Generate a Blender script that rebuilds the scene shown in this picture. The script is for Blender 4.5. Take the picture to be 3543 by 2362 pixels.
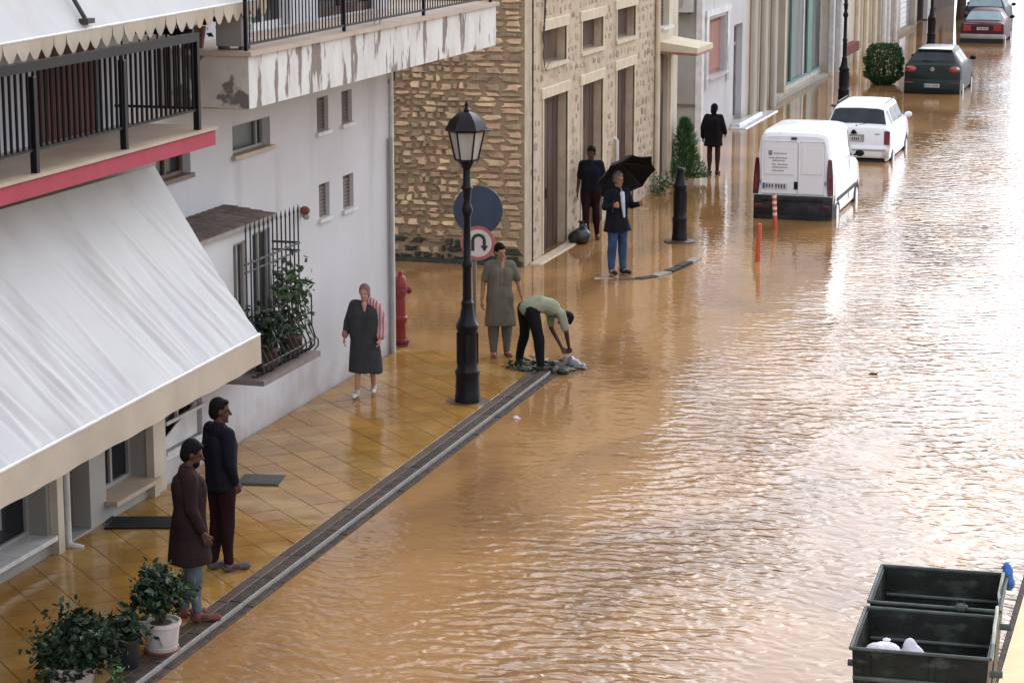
import bpy, bmesh, math, random
import numpy as np
from mathutils import Vector, Matrix
for o in list(bpy.data.objects): bpy.data.objects.remove(o)
S = bpy.context.scene
COL = S.collection
R = math.radians
rnd = random.Random(7)

# ---------------------------------------------------------------- camera, sky, sun, exposure
cam = bpy.data.cameras.new('camera')
cam.sensor_width = 36.0
cam.lens = 84.18
cam.clip_start = 0.1
cam.clip_end = 3000
camo = bpy.data.objects.new('camera', cam)
COL.objects.link(camo)
camo.location = (0, 0, 7.5)
camo.rotation_euler = (R(90 - 11.55), 0, R(16.6046))
S.camera = camo

SUN_EL, SUN_AZ = 25.5, 10.5            # azimuth measured clockwise from +Y (street direction)
w = bpy.data.worlds.new('World')
S.world = w
w.use_nodes = True
nt = w.node_tree
nt.nodes.clear()
out = nt.nodes.new('ShaderNodeOutputWorld')
bg = nt.nodes.new('ShaderNodeBackground')
sky = nt.nodes.new('ShaderNodeTexSky')
sky.sky_type = 'NISHITA'
sky.sun_disc = False
sky.sun_elevation = R(SUN_EL)
sky.sun_rotation = R(SUN_AZ)
sky.air_density = 1.0
sky.dust_density = 5.5
sky.ozone_density = 1.0
hs = nt.nodes.new('ShaderNodeHueSaturation')
hs.inputs['Saturation'].default_value = 0.0
mx = nt.nodes.new('ShaderNodeMix')
mx.data_type = 'RGBA'
mx.inputs['Factor'].default_value = 0.715
mx.inputs['B'].default_value = (7.9, 8.25, 9.1, 1)     # even overcast layer in front of the clear sky
nt.links.new(sky.outputs[0], hs.inputs['Color'])
tint = nt.nodes.new('ShaderNodeMix')                   # the clear-sky part seen through thin cloud
tint.data_type = 'RGBA'
tint.blend_type = 'MULTIPLY'
tint.inputs['Factor'].default_value = 1.0
tint.inputs['B'].default_value = (0.94, 1.0, 1.09, 1)
nt.links.new(hs.outputs[0], tint.inputs['A'])
nt.links.new(tint.outputs['Result'], mx.inputs['A'])
nt.links.new(mx.outputs['Result'], bg.inputs['Color'])
bg.inputs['Strength'].default_value = 0.15
nt.links.new(bg.outputs[0], out.inputs['Surface'])

sun = bpy.data.lights.new('sun', 'SUN')
sun.energy = 0.5
sun.angle = R(35)
sun.color = (1.0, 0.98, 0.95)
suno = bpy.data.objects.new('sun', sun)
COL.objects.link(suno)
_d = Vector((math.sin(R(SUN_AZ)) * math.cos(R(SUN_EL)), math.cos(R(SUN_AZ)) * math.cos(R(SUN_EL)), math.sin(R(SUN_EL))))
suno.rotation_euler = _d.to_track_quat('Z', 'Y').to_euler()

S.view_settings.view_transform = 'Standard'
S.view_settings.look = 'None'
S.view_settings.exposure = 0.47
S.view_settings.gamma = 1.0
S.view_settings.use_curve_mapping = False
S.render.engine = 'CYCLES'
S.cycles.use_denoising = True
S.cycles.max_bounces = 6
S.cycles.sample_clamp_indirect = 6

# ---------------------------------------------------------------- materials
def M(name, col, rough=0.6, metal=0.0, col2=None, vs=3.0, vth=(0.35, 0.7), stretch=(1, 1, 1), rand=0.0,
      bump=0.0, bs=25.0, bstretch=(1, 1, 1), spec=0.5, coat=0.0, col3=None, v3=0.6, th3=(0.55, 0.66), st3=(1, 1, 1), detail=4.0, coord='Object'):
    m = bpy.data.materials.new(name)
    m.use_nodes = True
    n = m.node_tree
    N, L = n.nodes, n.links
    b = N['Principled BSDF']
    b.inputs['Roughness'].default_value = rough
    b.inputs['Metallic'].default_value = metal
    b.inputs['Specular IOR Level'].default_value = spec
    b.inputs['Coat Weight'].default_value = coat
    tc = N.new('ShaderNodeNewGeometry') if coord == 'Position' else N.new('ShaderNodeTexCoord')
    def noise(scale, st, det=4.0):
        mp = N.new('ShaderNodeMapping')
        mp.inputs['Scale'].default_value = st
        L.new(tc.outputs[coord], mp.inputs['Vector'])
        t = N.new('ShaderNodeTexNoise')
        t.inputs['Scale'].default_value = scale
        t.inputs['Detail'].default_value = det
        L.new(mp.outputs[0], t.inputs['Vector'])
        return t.outputs['Fac']
    def ramp(fac, a, c):
        r = N.new('ShaderNodeMapRange')
        r.inputs['From Min'].default_value = a
        r.inputs['From Max'].default_value = c
        L.new(fac, r.inputs['Value'])
        return r.outputs[0]
    def mixc(fac, a, c):
        x = N.new('ShaderNodeMix')
        x.data_type = 'RGBA'
        L.new(fac, x.inputs['Factor'])
        for k, v in (('A', a), ('B', c)):
            if isinstance(v, tuple):
                x.inputs[k].default_value = (*v, 1)
            else:
                L.new(v, x.inputs[k])
        return x.outputs['Result']
    c2 = col2 if col2 else tuple(c * 0.78 for c in col)
    c = mixc(ramp(noise(vs, stretch, detail), *vth), tuple(col), tuple(c2))
    if col3:
        c = mixc(ramp(noise(v3, st3, 6.0), *th3), c, tuple(col3))
    if rand:
        oi = N.new('ShaderNodeObjectInfo')
        hv = N.new('ShaderNodeHueSaturation')
        r = N.new('ShaderNodeMapRange')
        r.inputs['To Min'].default_value = 1 - rand
        r.inputs['To Max'].default_value = 1 + rand
        L.new(oi.outputs['Random'], r.inputs['Value'])
        L.new(r.outputs[0], hv.inputs['Value'])
        r2 = N.new('ShaderNodeMapRange')
        r2.inputs['To Min'].default_value = 0.5 - rand * 0.04
        r2.inputs['To Max'].default_value = 0.5 + rand * 0.04
        ml = N.new('ShaderNodeMath'); ml.operation = 'MULTIPLY'; ml.inputs[1].default_value = 7.31
        fr = N.new('ShaderNodeMath'); fr.operation = 'FRACT'
        L.new(oi.outputs['Random'], ml.inputs[0]); L.new(ml.outputs[0], fr.inputs[0]); L.new(fr.outputs[0], r2.inputs['Value'])
        L.new(r2.outputs[0], hv.inputs['Hue'])
        L.new(c, hv.inputs['Color'])
        c = hv.outputs[0]
    L.new(c, b.inputs['Base Color'])
    if bump:
        bn = N.new('ShaderNodeBump')
        bn.inputs['Strength'].default_value = 1.0
        bn.inputs['Distance'].default_value = bump
        L.new(noise(bs, bstretch, 5.0), bn.inputs['Height'])
        L.new(bn.outputs[0], b.inputs['Normal'])
    return m

MAT = {}
MAT['white_wall'] = M('white_wall', (0.56, 0.56, 0.585), 0.75, col2=(0.50, 0.495, 0.51), vs=0.7, bump=0.004, bs=40,
                      col3=(0.37, 0.34, 0.335), v3=1.1, th3=(0.56, 0.86), st3=(1, 1.5, 0.30))
MAT['grey_wall'] = M('grey_wall', (0.34, 0.325, 0.295), 0.75, vs=1.2, bump=0.004, bs=40)
MAT['plaster_cream'] = M('plaster_cream', (0.60, 0.54, 0.43), 0.75, col2=(0.50, 0.44, 0.35), vs=1.4, bump=0.004, bs=40,
                         col3=(0.33, 0.26, 0.18), v3=0.8, th3=(0.60, 0.8), st3=(1, 1, 0.3))
MAT['peeled_paint'] = M('peeled_paint', (0.66, 0.66, 0.64), 0.7, col2=(0.55, 0.52, 0.49), vs=2.2, stretch=(1, 1, 0.6), bump=0.006, bs=12,
                        col3=(0.20, 0.15, 0.13), v3=3.0, th3=(0.555, 0.60), st3=(1, 1.5, 0.42))
MAT['peeled_end'] = M('peeled_end', (0.50, 0.46, 0.40), 0.75, col2=(0.40, 0.36, 0.31), vs=3, bump=0.006, bs=12,
                      col3=(0.13, 0.11, 0.10), v3=2.6, th3=(0.56, 0.60))
MAT['pink_paint'] = M('pink_paint', (0.40, 0.055, 0.09), 0.6, spec=0.2, col2=(0.34, 0.05, 0.07), vs=4)
MAT['slab_top'] = M('slab_top', (0.46, 0.35, 0.26), 0.5, vs=2)
MAT['soffit'] = M('soffit', (0.50, 0.45, 0.36), 0.8, col2=(0.36, 0.31, 0.22), vs=1.1)
MAT['awning_white'] = M('awning_white', (0.53, 0.522, 0.515), 0.75, spec=0.2, col2=(0.485, 0.475, 0.485), vs=1.3, bump=0.003, bs=9, bstretch=(1, 1.2, 0.4), col3=(0.40, 0.375, 0.36), v3=1.1, th3=(0.52, 0.85), st3=(0.7, 1.6, 0.7))
MAT['valance'] = M('valance', (0.47, 0.395, 0.31), 0.75, col2=(0.41, 0.34, 0.26), vs=2)
MAT['black_iron'] = M('black_iron', (0.007, 0.006, 0.009), 0.40, vs=8, spec=0.22)
MAT['dark_iron'] = M('dark_iron', (0.03, 0.026, 0.03), 0.55, vs=8)
MAT['glass_dark'] = M('glass_dark', (0.014, 0.016, 0.021), 0.15, vs=2, spec=0.35)
MAT['bumper_worn'] = M('bumper_worn', (0.03, 0.03, 0.032), 0.6, spec=0.2, col2=(0.015, 0.014, 0.014), vs=4, col3=(0.11, 0.07, 0.045), v3=1.8, th3=(0.55, 0.75), st3=(1, 1, 2))
MAT['glass_green'] = M('glass_green', (0.025, 0.042, 0.046), 0.3, spec=0.25, col2=(0.018, 0.028, 0.03), vs=2)
MAT['glass_teal'] = M('glass_teal', (0.17, 0.18, 0.18), 0.4, spec=0.2, col2=(0.075, 0.085, 0.085), vs=2.2, vth=(0.4, 0.6), stretch=(1, 1, 0.12))
MAT['taupe'] = M('taupe', (0.46, 0.42, 0.36), 0.8, col2=(0.35, 0.315, 0.27), vs=2, stretch=(1, 3, 0.3))
MAT['frame_teal'] = M('frame_teal', (0.16, 0.31, 0.27), 0.6)
MAT['frame_brown'] = M('frame_brown', (0.19, 0.13, 0.10), 0.6, vs=6)
MAT['frame_grey'] = M('frame_grey', (0.35, 0.33, 0.31), 0.6)
MAT['white_paint'] = M('white_paint', (0.68, 0.67, 0.66), 0.5, vs=5)
MAT['louvre_brown'] = M('louvre_brown', (0.20, 0.16, 0.14), 0.65, vs=5)
MAT['door_red'] = M('door_red', (0.16, 0.06, 0.05), 0.6, spec=0.2, col2=(0.11, 0.04, 0.035), vs=5, stretch=(1, 1, 0.2))
MAT['door_wood'] = M('door_wood', (0.115, 0.07, 0.055), 0.65, spec=0.2, col2=(0.065, 0.040, 0.032), vs=5, stretch=(1, 4, 0.3),
                     col3=(0.24, 0.165, 0.10), v3=1.5, th3=(0.55, 0.75), st3=(1, 1, 0.5))
MAT['shutter_pink'] = M('shutter_pink', (0.38, 0.17, 0.13), 0.6, vs=4, stretch=(1, 3, 0.3))
MAT['stone_warm'] = M('stone_warm', (0.57, 0.42, 0.265), 0.85, col2=(0.38, 0.265, 0.165), vs=6, rand=0.42, bump=0.02, bs=12,
                      col3=(0.52, 0.38, 0.25), v3=3, th3=(0.55, 0.75), coord='Position')
MAT['mortar_warm'] = M('mortar_warm', (0.33, 0.24, 0.15), 0.9, vs=8, bump=0.02, bs=20)
MAT['stone_pale'] = M('stone_pale', (0.42, 0.32, 0.23), 0.85, col2=(0.30, 0.215, 0.15), vs=9, rand=0.30, bump=0.012, bs=16, coord='Position')
MAT['mortar_pale'] = M('mortar_pale', (0.55, 0.45, 0.335), 0.9, col2=(0.44, 0.35, 0.25), vs=4, bump=0.015, bs=18,
                       col3=(0.36, 0.27, 0.19), v3=1.3, th3=(0.56, 0.72))
MAT['dark_wall'] = M('dark_wall', (0.085, 0.055, 0.04), 0.8, col2=(0.05, 0.03, 0.024), vs=1.0)
MAT['lintel'] = M('lintel', (0.62, 0.53, 0.39), 0.8, col2=(0.53, 0.44, 0.31), vs=4, bump=0.006, bs=25)
MAT['damp_stone'] = M('damp_stone', (0.045, 0.045, 0.035), 0.6, col2=(0.02, 0.03, 0.02), vs=6, bump=0.02, bs=12)
MAT['roof_tile'] = M('roof_tile', (0.135, 0.098, 0.088), 0.75, spec=0.2, col2=(0.09, 0.066, 0.06), vs=6, rand=0.25)
MAT['asphalt'] = M('asphalt', (0.05, 0.05, 0.05), 0.8)
MAT['earth'] = M('earth', (0.12, 0.10, 0.07), 0.9, vs=0.2)
MAT['kerb_dark'] = M('kerb_dark', (0.075, 0.055, 0.044), 0.75, spec=0.12, col2=(0.032, 0.025, 0.021), vs=9, rand=0.2, bump=0.008, bs=22)
MAT['kerb_brown'] = M('kerb_brown', (0.085, 0.048, 0.031), 0.5, spec=0.25, col2=(0.075, 0.05, 0.035), vs=7, rand=0.2, bump=0.008, bs=22)
MAT['kerb_pale'] = M('kerb_pale', (0.30, 0.275, 0.25), 0.75, spec=0.15, col2=(0.26, 0.24, 0.22), vs=6, vth=(0.45, 0.6), bump=0.004, bs=22)
MAT['yellow_paint'] = M('yellow_paint', (0.62, 0.46, 0.19), 0.5, vs=3)
MAT['iron_cover'] = M('iron_cover', (0.05, 0.045, 0.04), 0.45, vs=12, bump=0.006, bs=40)
MAT['leaf_dark'] = M('leaf_dark', (0.022, 0.042, 0.02), 0.5, spec=0.25, col2=(0.009, 0.018, 0.010), vs=9, coord='Object')
MAT['leaf_green'] = M('leaf_green', (0.06, 0.17, 0.05), 0.5, col2=(0.02, 0.065, 0.02), vs=7)
MAT['leaf_young'] = M('leaf_young', (0.045, 0.08, 0.03), 0.5, spec=0.25, col2=(0.025, 0.045, 0.02), vs=9)
MAT['leaf_window'] = M('leaf_window', (0.075, 0.13, 0.045), 0.5, col2=(0.03, 0.05, 0.025), vs=6)
MAT['leaf_bush'] = M('leaf_bush', (0.035, 0.11, 0.018), 0.55, col2=(0.013, 0.035, 0.010), vs=6)
MAT['leaf_tree'] = M('leaf_tree', (0.022, 0.03, 0.018), 0.6, col2=(0.01, 0.014, 0.01), vs=1.5)
MAT['bark'] = M('bark', (0.07, 0.05, 0.04), 0.85, bump=0.02, bs=12)
MAT['pot_white'] = M('pot_white', (0.56, 0.50, 0.47), 0.45, col2=(0.44, 0.38, 0.35), vs=5)
MAT['pot_dark'] = M('pot_dark', (0.012, 0.012, 0.015), 0.45)
MAT['terracotta'] = M('terracotta', (0.22, 0.07, 0.045), 0.6)
MAT['soil'] = M('soil', (0.05, 0.035, 0.025), 0.9)
MAT['car_white'] = M('car_white', (0.80, 0.81, 0.85), 0.35, coat=0.3, vs=1.2, col2=(0.76, 0.77, 0.80), col3=(0.40, 0.33, 0.27), v3=2.2, th3=(0.60, 0.8), st3=(1, 1, 0.5))
MAT['car_dark'] = M('car_dark', (0.014, 0.025, 0.022), 0.5, spec=0.25, coat=0.0, vs=1.5)
MAT['car_silver'] = M('car_silver', (0.26, 0.25, 0.27), 0.35, metal=0.1, coat=0.5, vs=1.5)
MAT['car_blue'] = M('car_blue', (0.014, 0.016, 0.038), 0.5, spec=0.25, coat=0.0, vs=1.5)
MAT['maroon'] = M('maroon', (0.075, 0.014, 0.022), 0.5, spec=0.25)
MAT['black_plastic'] = M('black_plastic', (0.009, 0.009, 0.011), 0.55, vs=6, spec=0.2)
MAT['tail_red'] = M('tail_red', (0.22, 0.012, 0.03), 0.2, col2=(0.12, 0.008, 0.02), vs=10, coat=0.6)
MAT['tail_dark'] = M('tail_dark', (0.08, 0.008, 0.02), 0.2, col2=(0.05, 0.008, 0.015), vs=10, coat=0.6)
MAT['tail_bright'] = M('tail_bright', (0.38, 0.025, 0.035), 0.2, coat=0.6, vs=10)
MAT['lens_white'] = M('lens_white', (0.75, 0.7, 0.68), 0.2, coat=0.5)
MAT['car_glass'] = M('car_glass', (0.03, 0.04, 0.052), 0.25, col2=(0.010, 0.013, 0.018), vs=2.2, spec=0.25)
MAT['car_glass_pale'] = M('car_glass_pale', (0.22, 0.32, 0.37), 0.08, col2=(0.15, 0.23, 0.27), vs=2.0, spec=0.9)
MAT['plate'] = M('plate', (0.60, 0.60, 0.62), 0.4)
MAT['plate_blue'] = M('plate_blue', (0.03, 0.10, 0.40), 0.4)
MAT['ink'] = M('ink', (0.03, 0.03, 0.04), 0.6)
MAT['ink_grey'] = M('ink_grey', (0.25, 0.26, 0.28), 0.6)
MAT['chrome'] = M('chrome', (0.75, 0.76, 0.78), 0.15, metal=0.9)
MAT['rubber'] = M('rubber', (0.015, 0.015, 0.016), 0.8)
MAT['hydrant_red'] = M('hydrant_red', (0.25, 0.022, 0.018), 0.5, col2=(0.17, 0.016, 0.014), vs=6)
MAT['hydrant_dark'] = M('hydrant_dark', (0.16, 0.02, 0.018), 0.45)
MAT['bollard_red'] = M('bollard_red', (0.55, 0.075, 0.03), 0.45, vs=6)
MAT['reflective'] = M('reflective', (0.72, 0.62, 0.55), 0.35)
MAT['sign_blue'] = M('sign_blue', (0.035, 0.052, 0.10), 0.5, col2=(0.028, 0.038, 0.062), vs=3)
MAT['sign_white'] = M('sign_white', (0.66, 0.58, 0.56), 0.45, vs=5)
MAT['sign_red'] = M('sign_red', (0.42, 0.13, 0.13), 0.45, vs=5)
MAT['post_grey'] = M('post_grey', (0.20, 0.18, 0.16), 0.5, metal=0.3, vs=6)
MAT['lamp_glass'] = M('lamp_glass', (0.42, 0.40, 0.36), 0.25, col2=(0.33, 0.31, 0.28), vs=5, stretch=(3, 3, 0.3))
MAT['bin_metal'] = M('bin_metal', (0.022, 0.024, 0.021), 0.6, spec=0.2, col2=(0.010, 0.011, 0.010), vs=5, bump=0.006, bs=14,
                     col3=(0.055, 0.07, 0.058), v3=3.4, th3=(0.56, 0.70), st3=(1, 1, 2.5))
MAT['bin_side'] = M('bin_side', (0.12, 0.07, 0.04), 0.6, metal=0.1, col2=(0.07, 0.045, 0.03), vs=4)
MAT['bin_rim'] = M('bin_rim', (0.10, 0.113, 0.106), 0.6, metal=0.0, spec=0.25, col2=(0.035, 0.05, 0.043), vs=5)
MAT['bag_white'] = M('bag_white', (0.66, 0.64, 0.70), 0.5, col2=(0.54, 0.50, 0.58), vs=9, bump=0.02, bs=14)
MAT['bag_grey'] = M('bag_grey', (0.17, 0.155, 0.18), 0.4, col2=(0.09, 0.085, 0.10), vs=9, bump=0.02, bs=14)
MAT['bag_black'] = M('bag_black', (0.02, 0.02, 0.023), 0.35, bump=0.02, bs=14)
MAT['bag_blue'] = M('bag_blue', (0.03, 0.16, 0.50), 0.4, col2=(0.02, 0.09, 0.32), vs=12, bump=0.02, bs=14)
MAT['rope'] = M('rope', (0.46, 0.45, 0.38), 0.7, vs=30)
MAT['debris'] = M('debris', (0.05, 0.045, 0.03), 0.6, col2=(0.025, 0.03, 0.015), vs=14, bump=0.03, bs=25)
MAT['umbrella'] = M('umbrella', (0.005, 0.005, 0.006), 0.6, spec=0.15, col2=(0.010, 0.010, 0.011), vs=3)
MAT['ac_white'] = M('ac_white', (0.52, 0.50, 0.46), 0.5)
MAT['marble'] = M('marble', (0.62, 0.62, 0.64), 0.25, col2=(0.45, 0.45, 0.47), vs=4)
MAT['poster_red'] = M('poster_red', (0.45, 0.05, 0.08), 0.5, col2=(0.25, 0.03, 0.05), vs=14)
# people
MAT['skin'] = M('skin', (0.33, 0.165, 0.10), 0.5, vs=10, spec=0.2)
MAT['skin_pale'] = M('skin_pale', (0.46, 0.235, 0.175), 0.5, vs=10, spec=0.2)
MAT['skin_dark'] = M('skin_dark', (0.085, 0.038, 0.028), 0.5, vs=10, spec=0.2)
MAT['hair_black'] = M('hair_black', (0.007, 0.006, 0.0065), 0.7, bump=0.006, bs=60, spec=0.08)
MAT['hair_rose'] = M('hair_rose', (0.24, 0.15, 0.15), 0.7, spec=0.1, col2=(0.15, 0.09, 0.095), vs=14, bump=0.008, bs=50)
MAT['hair_grey'] = M('hair_grey', (0.16, 0.14, 0.13), 0.6, bump=0.01, bs=60)
MAT['eye'] = M('eye', (0.02, 0.015, 0.015), 0.3)
def cloth(n, c, c2=None, **k): MAT[n] = M(n, c, 0.85, col2=c2, vs=6, bump=0.03, bs=9, bstretch=(1, 1, 0.35), spec=0.12, **k)
cloth('cloth_black', (0.009, 0.008, 0.010))
cloth('cloth_navy', (0.009, 0.009, 0.016))
cloth('cloth_charcoal', (0.045, 0.046, 0.05))
cloth('cloth_brown', (0.026, 0.013, 0.014), (0.015, 0.009, 0.010))
cloth('cloth_maroon', (0.022, 0.007, 0.009))
cloth('cloth_kameez', (0.135, 0.12, 0.092), (0.105, 0.094, 0.075))
cloth('cloth_khaki', (0.125, 0.115, 0.095), (0.085, 0.08, 0.065))
cloth('cloth_jeans', (0.045, 0.085, 0.165), (0.025, 0.045, 0.095))
cloth('cloth_greyblue', (0.13, 0.15, 0.18), (0.06, 0.075, 0.085))
cloth('cloth_shirt', (0.55, 0.60, 0.72))
cloth('cloth_sage', (0.29, 0.305, 0.215), (0.20, 0.215, 0.15))
cloth('cloth_pink', (0.44, 0.18, 0.19), (0.26, 0.10, 0.11))
cloth('cloth_darkbrown', (0.05, 0.024, 0.018))
cloth('shoe_white', (0.55, 0.54, 0.53))
cloth('shoe_dark', (0.03, 0.028, 0.03))
cloth('shoe_grey', (0.11, 0.10, 0.105))
cloth('sandal', (0.20, 0.075, 0.06))

# striped shawl
def stripes(name, a, c, scale):
    m = M(name, a, 0.85)
    N, L = m.node_tree.nodes, m.node_tree.links
    tc = N.new('ShaderNodeTexCoord'); wv = N.new('ShaderNodeTexWave'); mx_ = N.new('ShaderNodeMix'); mx_.data_type = 'RGBA'
    wv.inputs['Scale'].default_value = scale; wv.inputs['Distortion'].default_value = 2.0; wv.bands_direction = 'X'
    L.new(tc.outputs['Object'], wv.inputs['Vector']); L.new(wv.outputs['Fac'], mx_.inputs['Factor'])
    mx_.inputs['A'].default_value = (*a, 1); mx_.inputs['B'].default_value = (*c, 1)
    L.new(mx_.outputs['Result'], N['Principled BSDF'].inputs['Base Color'])
    MAT[name] = m
stripes('cloth_stripe', (0.30, 0.07, 0.09), (0.52, 0.36, 0.37), 7)

# ragged splash line of mud along the foot of the white wall
def tide_mark(m, col, z0, z1):
    N, L = m.node_tree.nodes, m.node_tree.links; b = N['Principled BSDF']; src = b.inputs['Base Color'].links[0].from_socket
    geo = N.new('ShaderNodeNewGeometry'); sep = N.new('ShaderNodeSeparateXYZ'); L.new(geo.outputs['Position'], sep.inputs[0])
    t = N.new('ShaderNodeTexNoise'); t.inputs['Scale'].default_value = 2.2; t.inputs['Detail'].default_value = 6; L.new(geo.outputs['Position'], t.inputs['Vector'])
    a = N.new('ShaderNodeMath'); a.operation = 'MULTIPLY_ADD'; L.new(t.outputs['Fac'], a.inputs[0]); a.inputs[1].default_value = -1.1; L.new(sep.outputs['Z'], a.inputs[2])
    r = N.new('ShaderNodeMapRange'); r.inputs['From Min'].default_value = z1 - .55; r.inputs['From Max'].default_value = z0 - .55; r.inputs['To Max'].default_value = 0.75; L.new(a.outputs[0], r.inputs['Value'])
    x = N.new('ShaderNodeMix'); x.data_type = 'RGBA'; L.new(r.outputs[0], x.inputs['Factor']); L.new(src, x.inputs['A']); x.inputs['B'].default_value = (*col, 1); L.new(x.outputs['Result'], b.inputs['Base Color'])
tide_mark(MAT['white_wall'], (0.36, 0.29, 0.25), -0.05, 0.42)
tide_mark(MAT['plaster_cream'], (0.30, 0.22, 0.14), -0.05, 0.45)

# muddy flood water
def water_material():
    m = bpy.data.materials.new('flood_water')
    m.use_nodes = True
    N, L = m.node_tree.nodes, m.node_tree.links
    b = N['Principled BSDF']
    b.inputs['Roughness'].default_value = 0.04
    b.inputs['IOR'].default_value = 1.333
    geo = N.new('ShaderNodeNewGeometry')
    def mapping(rot, sc):
        mp = N.new('ShaderNodeMapping'); mp.vector_type = 'POINT'
        mp.inputs['Rotation'].default_value = (0, 0, R(rot)); mp.inputs['Scale'].default_value = sc
        L.new(geo.outputs['Position'], mp.inputs['Vector'])
        return mp.outputs[0]
    def noise(vec, scale, det=3, dist=0.0):
        t = N.new('ShaderNodeTexNoise'); t.inputs['Scale'].default_value = scale; t.inputs['Detail'].default_value = det
        t.inputs['Distortion'].default_value = dist
        L.new(vec, t.inputs['Vector']); return t.outputs['Fac']
    def wave(vec, scale, dist, dsc):
        t = N.new('ShaderNodeTexWave'); t.wave_type = 'BANDS'; t.bands_direction = 'Y'
        t.inputs['Scale'].default_value = scale; t.inputs['Distortion'].default_value = dist
        t.inputs['Detail'].default_value = 2.0; t.inputs['Detail Scale'].default_value = dsc
        L.new(vec, t.inputs['Vector']); return t.outputs['Fac']
    def rng(v, a, c, d=0.0, e=1.0):
        r = N.new('ShaderNodeMapRange'); r.inputs['From Min'].default_value = a; r.inputs['From Max'].default_value = c
        r.inputs['To Min'].default_value = d; r.inputs['To Max'].default_value = e
        L.new(v, r.inputs['Value']); return r.outputs[0]
    def op(o, a, c):
        x = N.new('ShaderNodeMath'); x.operation = o
        for i, v in enumerate((a, c)):
            if isinstance(v, (int, float)): x.inputs[i].default_value = v
            else: L.new(v, x.inputs[i])
        return x.outputs[0]
    # mud colour: thicker and thinner silt
    cm = N.new('ShaderNodeMix'); cm.data_type = 'RGBA'
    L.new(rng(noise(mapping(0, (1, 0.5, 1)), 0.5, 6, 0.8), 0.40, 0.62), cm.inputs['Factor'])
    cm.inputs['A'].default_value = WATER_A; cm.inputs['B'].default_value = WATER_B
    L.new(cm.outputs['Result'], b.inputs['Base Color'])
    # ripples, lively out on the open roadway and calm between the houses and behind the cars
    sep = N.new('ShaderNodeSeparateXYZ'); L.new(geo.outputs['Position'], sep.inputs[0])
    open_road = rng(sep.outputs['X'], -7.8, -4.8, 0.10, 1.0)
    near = rng(sep.outputs['Y'], 33.0, 22.0, 0.0, 0.65)
    lively = op('MAXIMUM', open_road, near)
    lively = op('MULTIPLY', lively, rng(sep.outputs['X'], -11.0, -8.2, 0.12, 1.0))
    lively = op('MULTIPLY', lively, rng(sep.outputs['X'], -5.4, -4.0, 1.0, 0.62))
    patch = rng(noise(mapping(20, (1, 0.45, 1)), 0.28, 2), 0.38, 0.60, 0.22, 1.05)
    amp = op('MULTIPLY', lively, patch)
    w1 = wave(mapping(-14, (1, 1, 1)), 0.95, 9.0, 1.6)
    w2 = wave(mapping(24, (1, 1, 1)), 1.45, 9.0, 1.8)
    w3 = wave(mapping(-52, (1, 1, 1)), 1.15, 4.0, 1.0)
    n1 = noise(mapping(-14, (0.5, 1.0, 1)), 3.3, 1.8, 1.0)
    n2 = noise(mapping(6, (0.55, 1.0, 1)), 8.0, 1.8, 0.6)
    wake = rng(noise(mapping(0, (1, 1, 1)), 0.16, 1), 0.52, 0.66, 0.0, 0.9)
    h = op('ADD', op('MULTIPLY', w1, 0.62), op('MULTIPLY', w2, 0.42))
    h = op('ADD', h, op('MULTIPLY', op('MULTIPLY', w3, wake), 0.35))
    h = op('ADD', h, op('MULTIPLY', n1, 2.3))
    h = op('ADD', h, op('MULTIPLY', n2, 0.55))
    h = op('MULTIPLY', h, amp)
    calm = op('ADD', op('MULTIPLY', noise(mapping(30, (0.5, 1, 1)), 3.5, 3), 0.14), op('MULTIPLY', noise(mapping(-20, (0.45, 1, 1)), 9.0, 1), 0.10))
    h = op('ADD', h, calm)
    bn = N.new('ShaderNodeBump'); bn.inputs['Distance'].default_value = WAVE_H; bn.inputs['Strength'].default_value = 1.0
    L.new(h, bn.inputs['Height']); L.new(bn.outputs[0], b.inputs['Normal'])
    return m
WATER_A = (0.37, 0.198, 0.080, 1)
WATER_B = (0.235, 0.124, 0.052, 1)
WAVE_H = 0.022
MAT['flood_water'] = water_material()
MAT['wet_tile'] = M('wet_tile', (0.385, 0.197, 0.048), 0.10, col2=(0.19, 0.090, 0.023), vs=0.9, rand=0.10, bump=0.006, bs=5, spec=0.25,
                    col3=(0.43, 0.265, 0.09), v3=0.9, th3=(0.5, 0.68), coord='Position')
MAT['wet_joint'] = M('wet_joint', (0.19, 0.095, 0.03), 0.2, vs=3)
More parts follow.
